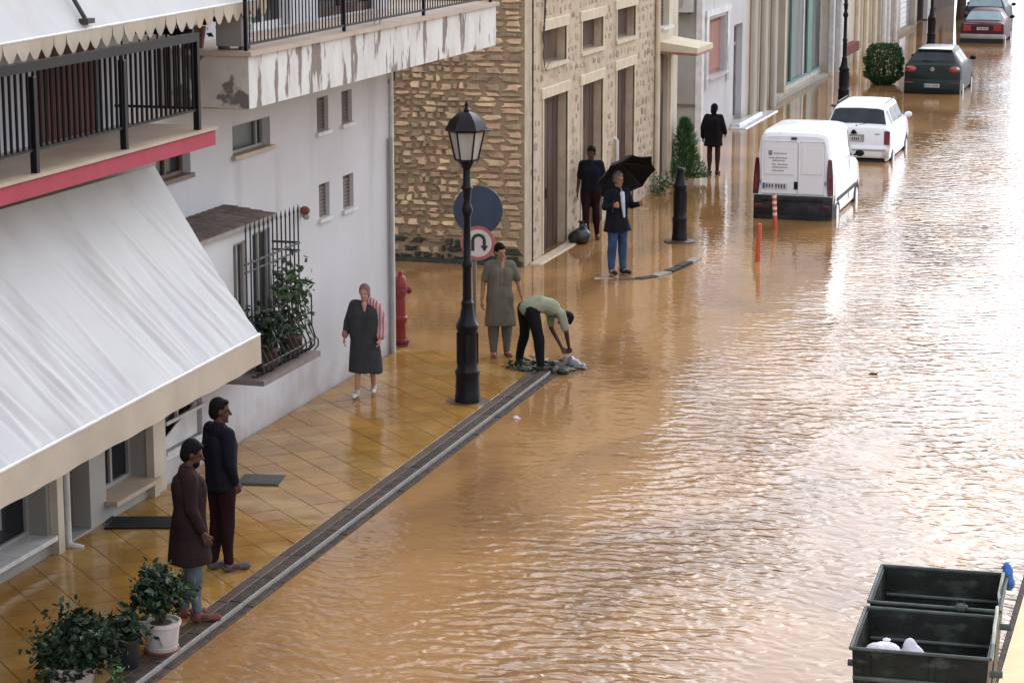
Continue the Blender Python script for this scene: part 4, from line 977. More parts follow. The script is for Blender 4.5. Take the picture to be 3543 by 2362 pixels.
# ================================================================ STREET FURNITURE
def lamp_base(parent):
    b = MB(); b.lathe([(.36, -.03), (.36, .010), (.30, .02), (.2, .025)], n=20); b.build('foundation', 'kerb_brown', parent)
    b = MB(); b.lathe([(.18, 0), (.18, .10), (.17, .14), (.165, .38), (.172, .42), (.172, .46), (.148, .50), (.145, .60), (.138, 1.02), (.16, 1.06), (.16, 1.11), (.128, 1.16), (.105, 1.22), (.08, 1.38), (.09, 1.42), (.062, 1.46)], n=12)
    b.build('base', 'black_iron', parent, smooth=True, angle=30)
    for q in range(4):
        a = q * math.pi / 2 + .4; b = MB(); b.box(-.035, .035, .130, .150, .56, 1.0); b.build('panel', 'black_iron', parent).rotation_euler = (0, 0, a)
def street_lamp(name, label, x, y, lantern=True, rz=0.0, pole_h=3.30):
    t = thing(name, label, 'street lamp', (x, y, -.02), rz, group='black street lamps along the pavement')
    lamp_base(t)
    b = MB(); b.lathe([(.065, 1.44), (.062, 1.9), (.075, 1.93), (.075, 1.98), (.055, 2.02), (.05, 2.62), (.07, 2.66), (.085, 2.72), (.06, 2.78), (.045, 2.84), (.06, 2.90), (.06, 2.98), (.085, 3.02), (.055, 3.06), (.05, pole_h), (.03, pole_h + .02)], n=12); b.build('pole', 'black_iron', t, smooth=True)
    if lantern:
        lan = MB(); n = 6
        def hexr(r, z): return [(r * math.cos(i * math.pi / 3 + .26), r * math.sin(i * math.pi / 3 + .26), z) for i in range(6)]
        lan.tube((0, 0, 3.26), (0, 0, 3.40), .05, .135, n=8)
        for a, c in zip(hexr(.155, 3.40), hexr(.245, 3.80)): lan.tube(a, c, .013, n=5)
        for z_, r_ in ((3.40, .155), (3.80, .25)):
            h_ = hexr(r_, z_)
            for i in range(6): lan.tube(h_[i], h_[(i + 1) % 6], .016, n=5)
        lo = lan.build('lantern_frame', 'black_iron', t)
        r0, r1 = hexr(.150, 3.405), hexr(.238, 3.795)
        for i in range(6): p = MB(); p.quad(r0[i], r0[(i + 1) % 6], r1[(i + 1) % 6], r1[i]); p.build('pane', 'lamp_glass', lo)
        b = MB(); rs = [hexr(.285, 3.79), hexr(.29, 3.82), hexr(.235, 3.93), hexr(.13, 4.03), hexr(.06, 4.06)]
        for r_ in rs: b.v += r_
        for k in range(4): b.f += [(k * 6 + i, k * 6 + (i + 1) % 6, k * 6 + 6 + (i + 1) % 6, k * 6 + 6 + i) for i in range(6)]
        b.f += [tuple(range(5, -1, -1)), tuple(range(24, 30))]; b.m = [0] * len(b.f)
        b.build('cap', 'black_iron', t, smooth=True, angle=25)
        b = MB(); b.lathe([(.03, 4.05), (.045, 4.08), (.02, 4.12), (.03, 4.15), (.004, 4.21)], n=8); b.build('finial', 'black_iron', t, smooth=True)
        b = MB(); b.cbox((.30, -.02, 3.815), (.14, .10, .02)); b.build('bracket', 'bin_rim', t)
    return t
street_lamp('street_lamp', 'black lantern street lamp beside the woman in the dark dress', -9.89, 31.0)
street_lamp('street_lamp', 'slim black street lamp behind the white estate car', -11.11, 72.4)
street_lamp('street_lamp', 'distant dark street lamp beyond the round green bush', -11.32, 96.0)
stump = thing('lamp_post', 'black lamp post base without its upper pole, on the flooded corner', 'lamp post', (-10.19, 45.75, -.03)); lamp_base(stump); stump.scale = (.86, .86, 1.0)

sg = thing('traffic_sign', 'grey sign post with a round blue sign and a no U-turn sign', 'traffic sign', (-10.98, 35.0, -.05))
def disc(mb, r, z, y0, y1, n=32):
    k = len(mb.v)
    for yy in (y0, y1): mb.v += [(r * math.cos(2 * math.pi * i / n), yy, z + r * math.sin(2 * math.pi * i / n)) for i in range(n)]
    mb.f += [tuple(k + i for i in range(n - 1, -1, -1)), tuple(k + n + i for i in range(n))] + [(k + i, k + (i + 1) % n, k + n + (i + 1) % n, k + n + i) for i in range(n)]
    mb.m += [0] * (n + 2); return mb
b = MB(); b.tube((-.06, 0, 0), (-.06, 0, 2.46), .03, n=10); b.build('post', 'post_grey', sg, smooth=True)
b = MB(); disc(b, .385, 2.13, -.052, -.04); b.build('blue_disc', 'sign_blue', sg)
b = MB(); disc(b, .385, 2.13, -.039, -.035); b.build('disc_back', 'post_grey', sg)
b = MB(); disc(b, .27, 1.62, -.085, -.073); rd = b.build('sign_disc', 'sign_red', sg)
b = MB(); disc(b, .215, 1.62, -.089, -.0855); b.build('sign_face', 'sign_white', rd)
b = MB(); yy0, yy1 = -.093, -.0895
b.box(-.105, -.055, yy0, yy1, 1.50, 1.66)
prev = None
for q in range(9):
    a = math.pi - q * math.pi / 8; c0 = (.010, 1.66); P = [(c0[0] + r * math.cos(a), c0[1] + r * math.sin(a)) for r in (.065, .115)]
    if prev: b.prism([prev[0], prev[1], P[1], P[0]], yy0, yy1, 'y')
    prev = P
b.box(.075, .125, yy0, yy1, 1.58, 1.66); b.prism([(.04, 1.585), (.16, 1.585), (.10, 1.49)], yy0, yy1, 'y'); b.build('arrow', 'ink', rd)
sg.rotation_euler = (0, 0, R(12))

hy = thing('fire_hydrant', 'red pillar fire hydrant standing in the water beside the white corner', 'hydrant', (-12.12, 34.58, -.05))
b = MB(); b.lathe([(.13, 0), (.13, .05), (.085, .07), (.08, .36), (.105, .40), (.105, .46), (.085, .48), (.08, .80), (.10, .82), (.10, .92)], n=16); b.build('barrel', 'hydrant_red', hy, smooth=True)
b = MB(); b.lathe([(.105, .92), (.105, .98), (.08, 1.08), (.04, 1.12), (.04, 1.17), (.03, 1.18)], n=16); b.build('cap', 'hydrant_red', hy, smooth=True)
for a in (0, 120, 240):
    b = MB(); a_ = R(a - 70); d = np.array([math.cos(a_), math.sin(a_), 0]); p = np.array([0, 0, .87]); b.tube(p, p + d * .15, .045, n=10); b.tube(p + d * .13, p + d * .17, .058, n=10); b.build('nozzle', 'hydrant_dark', hy, smooth=True)
b = MB(); b.lathe([(.15, .07), (.15, .11), (.12, .12)], n=12); b.build('flange', 'hydrant_dark', hy)
for q, (x, y, lean, lab) in enumerate(((-8.27, 43.9, .02, 'nearer leaning red plastic bollard standing alone in the flooded road'), (-8.66, 47.85, -.03, 'red and white plastic bollard right behind the white van'))):
    t = thing('bollard', lab, 'bollard', (x, y, -.06), group='red bollards in the flooded road')
    b = MB(); b.lathe([(.05, 0), (.045, .1), (.042, .70), (.03, .735)], n=12); b.build('post', 'bollard_red', t, smooth=True)
    for z in ((), (.30, .42, .54, .66))[q]: b = MB(); b.lathe([(.0455, z), (.0455, z + .06)], n=12, cap=False); b.build('reflective_band', 'reflective', t)
    t.rotation_euler = (lean, lean * 2, 0)

def cover(label, x, y, sx, sy, rz):
    t = thing('drain_cover', label, 'drain cover', (x, y, .002), rz)
    b = MB(); b.box(-sx / 2, sx / 2, -sy / 2, sy / 2, 0, .012); b.build('frame', 'iron_cover', t)
    b = MB(); b.box(-sx / 2 + .03, sx / 2 - .03, -sy / 2 + .03, sy / 2 - .03, .0125, .017); b.build('lid', 'iron_cover', t)
cover('square dark drain cover in the wet pavement right of the two standing men', -11.0, 26.2, .52, .48, R(10))
t = thing('door_mat', 'dark wet door mat lying on the pavement at the shop door', 'mat', (-11.55, 24.05, .004), R(18)); b = MB(); b.bevbox(-.42, .42, -.24, .24, 0, .015, .006); b.build('mat', 'black_plastic', t); b = MB(); b.box(-.42, -.38, -.24, .24, .0155, .02); b.build('border', 'rubber', t)

# ================================================================ DUMPSTERS
def dumpster(label, x, y, rz):
    t = thing('dumpster', label, 'dumpster', (x, y, -.05), rz, group='open metal dumpsters')
    W, D, Hh = 1.09, 1.08, 1.22; i_ = .018; tp = .05
    def ring(z, s, ins=0): return [(-W / 2 + s + ins, -D / 2 + s + ins, z), (W / 2 - s - ins, -D / 2 + s + ins, z), (W / 2 - s - ins, D / 2 - s - ins, z), (-W / 2 + s + ins, D / 2 - s - ins, z)]
    b = MB(); o0, o1, n1, n0 = ring(.16, tp), ring(Hh, 0), ring(Hh, 0, i_), ring(.20, tp, i_)
    b.v = [*o0, *o1, *n1, *n0]; q = lambda a, c, i: (a + i, a + (i + 1) % 4, c + (i + 1) % 4, c + i)
    b.f = [q(0, 4, i) for i in range(4)] + [q(4, 8, i) for i in range(4)] + [q(8, 12, i) for i in range(4)] + [(3, 2, 1, 0), (12, 13, 14, 15)]; b.m = [0] * 4 + [0] * 8 + [0, 0]
    b.m[1] = 1
    b.build('body', ['bin_metal', 'bin_side'], t, recalc=False)
    for (a, c) in zip(ring(Hh + .012, -.012), ring(Hh + .012, -.012)[1:] + ring(Hh + .012, -.012)[:1]):
        b = MB(); b.tube(a, c, .015, n=8); b.build('rim', 'bin_rim', t, smooth=True)
    for z in (.98, .60):
        b = MB(); s = tp * (Hh - z) / (Hh - .16); b.tube((-W / 2 + s, -D / 2 + s - .012, z), (W / 2 - s, -D / 2 + s - .012, z), .020, n=8); b.build('rib', 'bin_rim', t); b = MB(); b.tube((-W / 2 + s + .03, D / 2 - s - .02, z), (W / 2 - s - .03, D / 2 - s - .02, z), .016, n=8); b.build('rib', 'bin_rim', t)
    for xx in (.10, -.42): b = MB(); b.add([(xx - .022, -D / 2 - .012, Hh - .02), (xx + .022, -D / 2 - .012, Hh - .02), (xx + .022, -D / 2 + tp - .012, .2), (xx - .022, -D / 2 + tp - .012, .2), (xx - .022, -D / 2 + .02, Hh - .02), (xx + .022, -D / 2 + .02, Hh - .02), (xx + .022, -D / 2 + tp + .02, .2), (xx - .022, -D / 2 + tp + .02, .2)], [(0, 1, 2, 3), (0, 3, 7, 4), (1, 5, 6, 2), (0, 4, 5, 1)]); b.build('stiffener', 'bin_metal', t)
    for xx in (-.3, 0.02, .34):
        b = MB(); b.cbox((xx, D / 2 - .075, .74), (.20, .012, .16)); b.build('stamped_panel', 'bin_rim' if xx > 0 else 'bin_metal', t)
    for sx in (-1, 1):
        b = MB(); b.tube((sx * (W / 2 - .01), 0, .92), (sx * (W / 2 + .09), 0, .92), .03, n=10); b.build('trunnion', 'bin_rim', t)
    for sx in (-1, 1):
        for sy in (-1, 1):
            b = MB(); b.tube((sx * .4 - .03, sy * .4, .08), (sx * .4 + .03, sy * .4, .08), .08, n=14); b.tube((sx * .4, sy * .4, .08), (sx * .4, sy * .4, .18), .02, n=6); b.build('wheel', 'rubber', t)
    return t
DR = R(2.0)
d1 = dumpster('empty open dark metal dumpster behind the one holding white rubbish bags', -2.165, 20.37, DR)
d2 = dumpster('nearer open dark metal dumpster with white rubbish bags inside', -2.125, 19.10, DR)
def lump(name, label, cat, loc, els, mat, vox=.016, disp=.012, seed=0, rz=0):
    t = thing(name, label, cat, loc, rz); b = MB()
    for c, r in els: b.ell(c, r)
    blob('body', b, vox, mat, t, disp, seed, freq=30); return t
t = lump('rubbish_bag', 'bulky white plastic rubbish bag in the corner of the nearer dumpster', 'bag', (-2.46, 18.84, .95), [((0, 0, .08), (.14, .15, .12)), ((.07, .05, .10), (.12, .10, .10)), ((-.04, -.06, .12), (.09, .07, .09)), ((.16, -.02, .05), (.10, .08, .08))], 'bag_white', .014, .02, seed=1)
b = MB(); b.lathe([(.02, .17), (.035, .21), (.015, .22)], (0.04, .06, 0), n=8); b.build('knot', 'bag_white', t)
t = lump('rubbish_bag', 'pointed white crumpled bag in the middle of the nearer dumpster', 'bag', (-2.19, 18.74, 1.0), [((0, 0, .05), (.13, .10, .12)), ((-.03, 0, .15), (.06, .06, .10)), ((.08, 0, .02), (.10, .08, .08))], 'bag_white', seed=5)
b = MB(); b.ell((.1, -.05, .05), (.05, .03, .03)); b.build('loose_end', 'bag_white', t)
t = lump('rubbish_bag', 'black refuse sack slumped on the floor of the nearer dumpster', 'bag', (-2.20, 18.95, .50), [((0, 0, .2), (.38, .28, .30)), ((-.2, .1, .25), (.2, .25, .28))], 'bag_black', .03, .02, seed=7); b = MB(); b.lathe([(.03, .5), (.06, .56), (.03, .58)], n=8); b.build('knot', 'bag_black', t)
t = lump('blue_bag', 'bright blue plastic bag tied to the far corner of the dumpster rim', 'bag', (-1.62, 20.90, 1.10), [((0, 0, .10), (.045, .045, .085)), ((.02, .0, .01), (.05, .05, .07)), ((-.015, 0, .17), (.03, .03, .035))], 'bag_blue', .012, .012, seed=4)
b = MB(); b.tube((-.06, 0, .16), (.02, 0, .14), .014, n=6); b.build('tie', 'bag_blue', t)
b = MB(); pts = [(-1.655, 20.84, 1.22), (-1.66, 20.55, 1.12), (-1.64, 20.3, 1.17), (-1.60, 20.12, 1.10), (-1.62, 19.9, 1.20), (-1.60, 19.62, 1.22), (-1.59, 19.35, 1.20), (-1.57, 19.1, 1.23), (-1.56, 18.9, 1.17), (-1.55, 18.72, 1.12)]
b.path(pts, .016, 6); tag(b.build('rope', 'rope', smooth=True), 'pale frayed rope strung along the dumpster rims below the blue bag', 'rope')
t = lump('padlock', 'small metal lock lump on the rim between the dumpsters', 'lock', (-1.92, 19.80, 1.17), [((0, 0, .03), (.05, .03, .04)), ((.04, 0, .04), (.03, .02, .02))], 'bin_rim', .01, .003, seed=2)
b = MB(); b.path([(-.03, 0, .06), (-.03, 0, .1), (.03, 0, .1), (.03, 0, .06)], .008, 5); b.build('shackle', 'dark_iron', t)

# ================================================================ POTTED PLANTS AND SHRUBS
def pot_plant(label, x, y, potr, poth, potmat, fc, fr, n, size, seed, leaf='leaf_dark', deco=False, clumps=18, spread=.30):
    t = thing('potted_plant', label, 'potted plant', (x, y, .0), 0, group='potted plants at the kerb')
    b = MB(); b.lathe([(potr * .80, 0), (potr * .82, .02), (potr * .98, poth * .86), (potr * 1.06, poth * .88), (potr * 1.06, poth), (potr * .95, poth), (potr * .92, poth * .93)], n=22); po = b.build('pot', potmat, t, smooth=True, angle=30)
    b = MB(); b.lathe([(potr * .9, poth * .90), (potr * .5, poth * .94)], n=14); b.build('soil', 'soil', t)
    if deco:
        b = MB(); b.lathe([(potr * .95, -.005), (potr * .98, .03), (potr * .9, .032)], n=22); b.build('saucer', 'terracotta', t)
        pts = [(-.06, -.05), (-.045, -.005), (-.01, .018), (.02, .005), (.04, -.04), (.055, -.09)]; b = MB()
        pr = potr * .93
        for (a, c), (a2, c2) in zip(pts[:-1], pts[1:]):
            f = lambda u, v: (pr * math.sin(u / pr + .15), -pr * math.cos(u / pr + .15) - .006, poth * .62 + v)
            b.tube(f(a, c), f(a2, c2), .008, n=5)
        b.build('painted_swirl', 'ink_grey', po)
        b = MB(); b.lathe([(potr * .865, poth * .17), (potr * .90, poth * .20), (potr * .885, poth * .23)], n=22, cap=False); b.build('band', 'pot_white', po)
    b = MB(); leaf_cloud(b, fc, fr, n, size, seed, clumps, spread); tag(b.build('foliage', leaf, t, recalc=False), kind='stuff')
    b = MB(); leaf_cloud(b, fc, [q * 1.04 for q in fr], n // 6, size * .8, seed + 500, clumps, spread); tag(b.build('young_leaves', 'leaf_young', t, recalc=False), kind='stuff')
    b = MB(); r_ = random.Random(seed)
    for q in range(9): b.tube((r_.uniform(-.03, .03), r_.uniform(-.03, .03), poth * .9), (fc[0] + r_.uniform(-.6, .6) * fr[0], fc[1] + r_.uniform(-.6, .6) * fr[1], fc[2] + r_.uniform(-.3, .7) * fr[2]), .010, .004, n=5)
    b.build('stem', 'bark', t)
    return t
pot_plant('leafy plant in a white painted pot beside the man in the brown tunic', -9.47, 20.02, .18, .31, 'pot_white', (0, .03, .58), (.24, .22, .20), 900, .08, 51, deco=True)
pot_plant('small spiky plant in a black pot between the white pots', -9.60, 19.50, .145, .30, 'pot_dark', (0, 0, .38), (.14, .14, .13), 330, .09, 52)
pot_plant('biggest wide bushy plant in a low white pot at the bottom corner', -9.90, 18.98, .24, .20, 'pot_white', (0, 0, .37), (.32, .28, .24), 1700, .09, 53, clumps=24)
t = thing('trailing_flower', 'thin yellowish weeds growing at the foot of the wide bushy plant', 'plant', (-9.42, 19.0, .0)); b = MB(); leaf_cloud(b, (0, 0, .12), (.10, .10, .12), 60, .05, 54); tag(b.build('foliage', 'leaf_green', t, recalc=False), kind='stuff'); b = MB(); b.tube((0, 0, 0), (.02, 0, .15), .006, n=5); b.build('stem', 'bark', t)

con = thing('conifer_shrub', 'young feathery green conifer standing behind the lamp post base', 'shrub', (-12.02, 54.3, -.05))
b = MB(); g_ = np.random.RandomState(61)
for i in range(3000):
    zf = g_.rand() ** 1.25; rr = (.50 * (1 - zf) ** .75 + .05) * g_.rand() ** .5; a = g_.rand() * 6.283
    lobe = .75 + .25 * math.sin(a * 3 + zf * 9); p = np.array([rr * lobe * math.cos(a) + .06 * (1 - zf), rr * lobe * math.sin(a), .10 + 1.38 * zf]); d = norm([math.cos(a) * .6, math.sin(a) * .6, .7 + g_.normal() * .3]); s = .13 * (.6 + .6 * g_.rand()); c = norm(np.cross(d, g_.normal(size=3)))
    b.add([p - c * .014, p + c * .014, p + d * s], [(0, 1, 2)])
tag(b.build('foliage', 'leaf_green', con, recalc=False), kind='stuff')
b = MB(); b.tube((0, 0, -.1), (0, 0, 1.3), .035, .01); b.build('trunk', 'bark', con)
con2 = thing('corner_weed', 'small dry weed at the foot of the cream house wall', 'plant', (-12.1, 52.2, 0)); b = MB(); leaf_cloud(b, (0, 0, .25), (.22, .3, .25), 160, .09, 63); tag(b.build('foliage', 'leaf_window', con2, recalc=False), kind='stuff'); b = MB(); b.tube((0, 0, -.05), (0, 0, .3), .012); b.build('stem', 'bark', con2)
bush = thing('clipped_bush', 'round clipped green bush standing in the flood near the dark hatchback', 'bush', (-10.90, 79.6, -.05))
b = MB(); g_ = np.random.RandomState(71)
for i in range(9000):
    d = norm(g_.normal(size=3)); rr = .80 + .2 * g_.rand(); bumpy = 1 + .06 * math.sin(d[0] * 9) * math.sin(d[1] * 8 + 1) + .05 * math.sin(d[2] * 11)
    sq = 1 / max(abs(d[0]) ** 3 + abs(d[1]) ** 3 + abs(d[2]) ** 3, .3) ** (1 / 3.)
    p = d * rr * bumpy * sq * np.array([.60, .60, .66]) + np.array([0, 0, .68]); a = norm(d + g_.normal(size=3) * .8); c = norm(np.cross(a, g_.normal(size=3))); s = .075
    b.add([p, p + a * s * .5 + c * s * .3, p + a * s, p + a * s * .5 - c * s * .3], [(0, 1, 2, 3)])
tag(b.build('foliage', 'leaf_bush', bush, recalc=False), kind='stuff')
b = MB(); b.tube((0, 0, -.1), (0, 0, .7), .06, .03); b.build('trunk', 'bark', bush)

# ================================================================ RUBBLE AT THE KERB END
deb = thing('debris_heap', 'low heap of wet weeds and mud at the kerb end under the bending man', 'debris', (-9.55, 33.5, -.03))
b = MB(); r_ = random.Random(8)
for q in range(40): b.ell((r_.uniform(-.38, .42), r_.uniform(-.35, .3), r_.uniform(0, .05)), (r_.uniform(.05, .14), r_.uniform(.05, .14), r_.uniform(.03, .07)), 8, 5)
b.build('mud', 'debris', deb, smooth=True)
b = MB(); leaf_cloud(b, (0, 0, .06), (.42, .34, .07), 260, .07, 81, 14, .35); tag(b.build('weeds', 'leaf_dark', deb, recalc=False), kind='stuff')
t = lump('plastic_sheet', 'crumpled grey plastic sheet in the water beside the bending man', 'plastic sheet', (-9.17, 33.75, -.05), [((0, 0, .06), (.17, .15, .12)), ((.12, -.02, .03), (.14, .10, .07)), ((-.06, .06, .09), (.08, .08, .09))], 'bag_grey', .018, .016, seed=9)
b = MB(); b.ell((.2, -.08, .03), (.1, .04, .02)); b.build('loose_edge', 'bag_grey', t, smooth=True)
t = lump('white_cup', 'tiny white scrap floating in the muddy road water near the kerb', 'litter', (-9.0, 30.35, -.05), [((0, 0, .02), (.04, .04, .03)), ((.03, 0, .02), (.03, .02, .02))], 'bag_white', .008, .002)
b = MB(); b.ell((.05, .02, .01), (.02, .015, .01)); b.build('scrap_edge', 'bag_white', t)

t = lump('floating_clump', 'small brown clump drifting in the silvery open water', 'debris', (-4.76, 34.55, -.06), [((0, 0, .025), (.06, .03, .03)), ((.05, 0, .02), (.03, .03, .025))], 'kerb_brown', .010, .003, seed=3)
b = MB(); b.tube((-.03, 0, .03), (.09, .02, .05), .008, .004, n=5); b.build('twig', 'bark', t)
# ================================================================ CARS (local: y forward from the tail, z from the water line)
class Car:
    def __init__(s, name, label, cat, x, y, rz, st, paint, group='cars parked along the flooded street'):
        s.t = thing(name, label, cat, (x, y, WZ - .06), rz, group); s.st = st; s.paint = paint
        b = MB(); n = 10
        for t in st:
            h = s.half(t); ring = h + [(-x_, z) for x_, z in reversed(h[1:-1])]; b.v += [(x_, t[0], z) for x_, z in ring]
        k = 2 * n - 2
        for i in range(len(st) - 1): b.f += [(i * k + q, i * k + (q + 1) % k, (i + 1) * k + (q + 1) % k, (i + 1) * k + q) for q in range(k)]
        b.f += [tuple(range(k - 1, -1, -1)), tuple(range((len(st) - 1) * k, len(st) * k))]; b.m = [0] * len(b.f)
        s.body = b.build('body', paint, s.t, smooth=True, angle=32)
    @staticmethod
    def half(t):
        y, zb, ze, zt, wb, we, wt = t; d = zt - ze
        return [(0, zb), (wb - .05, zb), (wb, zb + .07), (max(wb, we) + .012, zb + .5 * (ze - zb)), (we, ze), (we - .025, ze + min(.04, .2 * d)), (wt + .02, zt - min(.09, .4 * d)), (wt - .03, zt - min(.03, .12 * d)), (wt - .16, zt - .004), (0, zt + .008)]
    def P(s, f, j):
        # point at fractional station f and fractional ring index j (right side; negative j mirrors)
        i = min(int(f), len(s.st) - 2); u = f - i; a, c = np.array(s.half(s.st[i])), np.array(s.half(s.st[i + 1])); sg_ = -1 if j < 0 else 1; j = abs(j)
        q = min(int(j), 8); v = j - q; p = (a[q] * (1 - v) + a[q + 1] * v) * (1 - u) + (c[q] * (1 - v) + c[q + 1] * v) * u
        return np.array([sg_ * p[0], s.st[i][0] * (1 - u) + s.st[i + 1][0] * u, p[1]])
    def patch(s, name, mat, f0, f1, js, off=.006, nf=4, parent=None):
        # sheet lying just proud of the body between two stations across the listed ring indices
        pts = [[s.P(f0 + (f1 - f0) * i / nf, j) for j in js] for i in range(nf + 1)]; A = np.array(pts); b = MB(); V = np.zeros_like(A)
        for i in range(A.shape[0]):
            for j in range(A.shape[1]):
                du = A[min(i + 1, nf), j] - A[max(i - 1, 0), j]; dv = A[i, min(j + 1, A.shape[1] - 1)] - A[i, max(j - 1, 0)]; nn = norm(np.cross(du, dv)); c = A[i, j] - np.array([0, 1.8, .6])
                V[i, j] = A[i, j] + (nn if nn @ c > 0 else -nn) * off
        m_ = A.shape[1]; b.add(V.reshape(-1, 3), [(i * m_ + j, i * m_ + j + 1, (i + 1) * m_ + j + 1, (i + 1) * m_ + j) for i in range(nf) for j in range(m_ - 1)])
        return b.build(name, mat, parent or s.t, smooth=True, angle=50)
    def side_window(s, f0, f1, sgn=1, j0=5.08, j1=5.92, mat='car_glass', name='side_window'):
        return s.patch(name, mat, f0, f1, [sgn * (j0 + (j1 - j0) * q / 3) for q in range(4)], .005)
    def rear_window(s, f0, f1, mat='car_glass', j=7.15, name='rear_window'):
        js = [j, 7.6, 8, 8.5, 9 - 1e-6]; return s.patch(name, mat, f0, f1, js + [-q for q in reversed(js[:-1])], .008)
    def wheels(s, ys, x, r=.30, z=.16):
        for yy in ys:
            for sg_ in (-1, 1):
                b = MB(); prof = [(r, 0), (r, .015)]; n = 20
                b.tube((sg_ * (x - .17), yy, z), (sg_ * x, yy, z), r, n=20); w_ = b.build('wheel', 'rubber', s.t, smooth=True)
                b = MB(); b.tube((sg_ * x, yy, z), (sg_ * (x + .012), yy, z), r * .62, r * .55, n=16); b.build('rim', 'car_silver', w_)
                b = MB()
                for q in range(9):
                    a0, a1 = R(-10 + q * 22), R(-10 + (q + 1) * 22); b.quad((sg_ * (x - .004), yy + (r + .07) * math.cos(a0), z + (r + .07) * math.sin(a0)), (sg_ * (x - .004), yy + (r + .07) * math.cos(a1), z + (r + .07) * math.sin(a1)), (sg_ * (x - .004), yy + (r - .01) * math.cos(a1), z + (r - .01) * math.sin(a1)), (sg_ * (x - .004), yy + (r - .01) * math.cos(a0), z + (r - .01) * math.sin(a0)))
                b.build('wheel_arch', 'black_plastic', s.t)
    def box(s, name, mat, x0, x1, y0, y1, z0, z1, bev=.02, parent=None):
        b = MB(); b.bevbox(x0, x1, y0, y1, z0, z1, bev); return b.build(name, mat, parent or s.t)
    def rbox(s, name, mat, x0, x1, y0, y1, z0, z1, ex=.06, parent=None):
        # bumper-like bar whose ends wrap round the corners
        b = MB(); sec = [(z0, .02), (z0 + .03, 0), (z1 - .03, 0), (z1, .025)]; xs = [x0, x0 + .02, x0 + .10, (x0 + x1) / 2, x1 - .10, x1 - .02, x1]; bow = [.30, .08, .015, 0, .015, .08, .30]
        for x, w_ in zip(xs, bow): b.v += [(x, y0 + w_ + o_, z) for z, o_ in sec] + [(x * .96, y1 + max(w_, .05), z1), (x * .96, y1 + max(w_, .05), z0)]
        for i in range(6): b.f += [(i * 6 + q, i * 6 + (q + 1) % 6, (i + 1) * 6 + (q + 1) % 6, (i + 1) * 6 + q) for q in range(6)]
        b.f += [tuple(range(5, -1, -1)), tuple(range(36, 42))]; b.m = [0] * len(b.f); return b.build(name, mat, parent or s.t, smooth=True, angle=40)
    def mirrors(s, y, x, z, mat):
        for sg_ in (-1, 1):
            b = MB(); b.ell((sg_ * (x + .10), y, z), (.10, .05, .075)); b.tube((sg_ * (x - .03), y + .02, z - .04), (sg_ * (x + .05), y, z - .03), .022, n=6); b.build('wing_mirror', mat, s.t, smooth=True)
    def plate(s, x, y, z, w_=.50, h_=.11, blue=True, mat='plate', ink=True):
        p = s.box('number_plate', mat, x - w_ / 2, x + w_ / 2, y - .012, y, z - h_ / 2, z + h_ / 2, .004)
        if blue: s.box('plate_band', 'plate_blue', x - w_ / 2 + .004, x - w_ / 2 + .05, y - .015, y - .0125, z - h_ / 2 + .006, z + h_ / 2 - .006, .001, p)
        if ink:
            b = MB()
            for q in range(7): x0 = x - w_ / 2 + .075 + q * (w_ - .1) / 7.2 + (.02 if q > 2 else 0); b.box(x0, x0 + .030, y - .015, y - .0125, z - h_ * .30, z + h_ * .30)
            b.build('plate_marks', 'ink', p)

# white panel van
v = Car('panel_van', 'white panel van with tall red tail lights and black bumper, parked nearest', 'van', -8.56, 49.25, R(0), [
    (0, .10, 1.02, 1.80, .78, .80, .64), (.06, .08, 1.04, 1.87, .82, .835, .68), (.45, .08, 1.05, 1.91, .83, .84, .70), (2.2, .08, 1.05, 1.91, .83, .84, .70), (2.75, .08, 1.03, 1.80, .83, .83, .67),
    (3.25, .08, .98, 1.08, .83, .82, .68), (3.85, .10, .83, .92, .80, .78, .62), (4.02, .2, .68, .74, .70, .66, .5)], 'car_white')
v.rbox('bumper', 'bumper_worn', -.85, .85, -.075, .05, -.02, .56)
v.box('bumper_step', 'bumper_worn', -.66, .66, -.105, -.07, .47, .53, .01)
v.box('bumper_skirt', 'bumper_worn', -.74, .74, -.095, -.07, -.02, .16, .012)
for sg_ in (-1, 1): v.box('fog_lamp', 'tail_dark', sg_ * .70 - .09, sg_ * .70 + .09, -.088, -.05, .30, .38, .01)
v.box('tow_cover', 'rubber', .22, .34, -.082, -.07, .22, .34, .006)
for sg_ in (-1, 1):
    b = MB(); pts = [(.57, .62), (.70, .66), (.76, 1.28), (.70, 1.30), (.80, .60)]
    V = []
    for k, z in enumerate(np.linspace(.58, 1.34, 8)):
        t_ = k / 7; xo = .835 - .05 * t_ ** 2; wd = .05 + .075 * math.sin(math.pi * min(1, .25 + t_ * .72)); V.append([(sg_ * (xo + .012), .10, z), (sg_ * (xo + .012), -.005, z), (sg_ * (xo - wd), -.022, z), (sg_ * (xo - wd), .05, z)])
    for r_ in V: b.v += r_
    for k in range(7): b.f += [(k * 4 + q, k * 4 + (q + 1) % 4, k * 4 + 4 + (q + 1) % 4, k * 4 + 4 + q) for q in range(4)]
    b.f += [(3, 2, 1, 0), (28, 29, 30, 31)]; b.m = [0] * len(b.f); tl = b.build('tail_light', 'tail_dark', v.t, smooth=True, angle=50)
    v.box('reflector', 'tail_red', sg_ * .79 - .025, sg_ * .79 + .025, -.03, -.012, .70, .98, .008, tl)
v.box('rear_door', 'car_white', -.66, .095, -.022, -.002, .60, 1.70, .03)
v.box('rear_door', 'car_white', .115, .66, -.022, -.002, .60, 1.70, .03)
v.box('door_panel', 'car_white', .19, .60, -.03, -.021, 1.02, 1.56, .012)
v.box('door_panel', 'car_white', -.60, .02, -.03, -.021, 1.0, 1.56, .012)
v.box('brake_light', 'ink', -.06, .06, -.03, -.01, 1.735, 1.785, .008)
v.plate(-.38, -.026, .76, .52, .13)
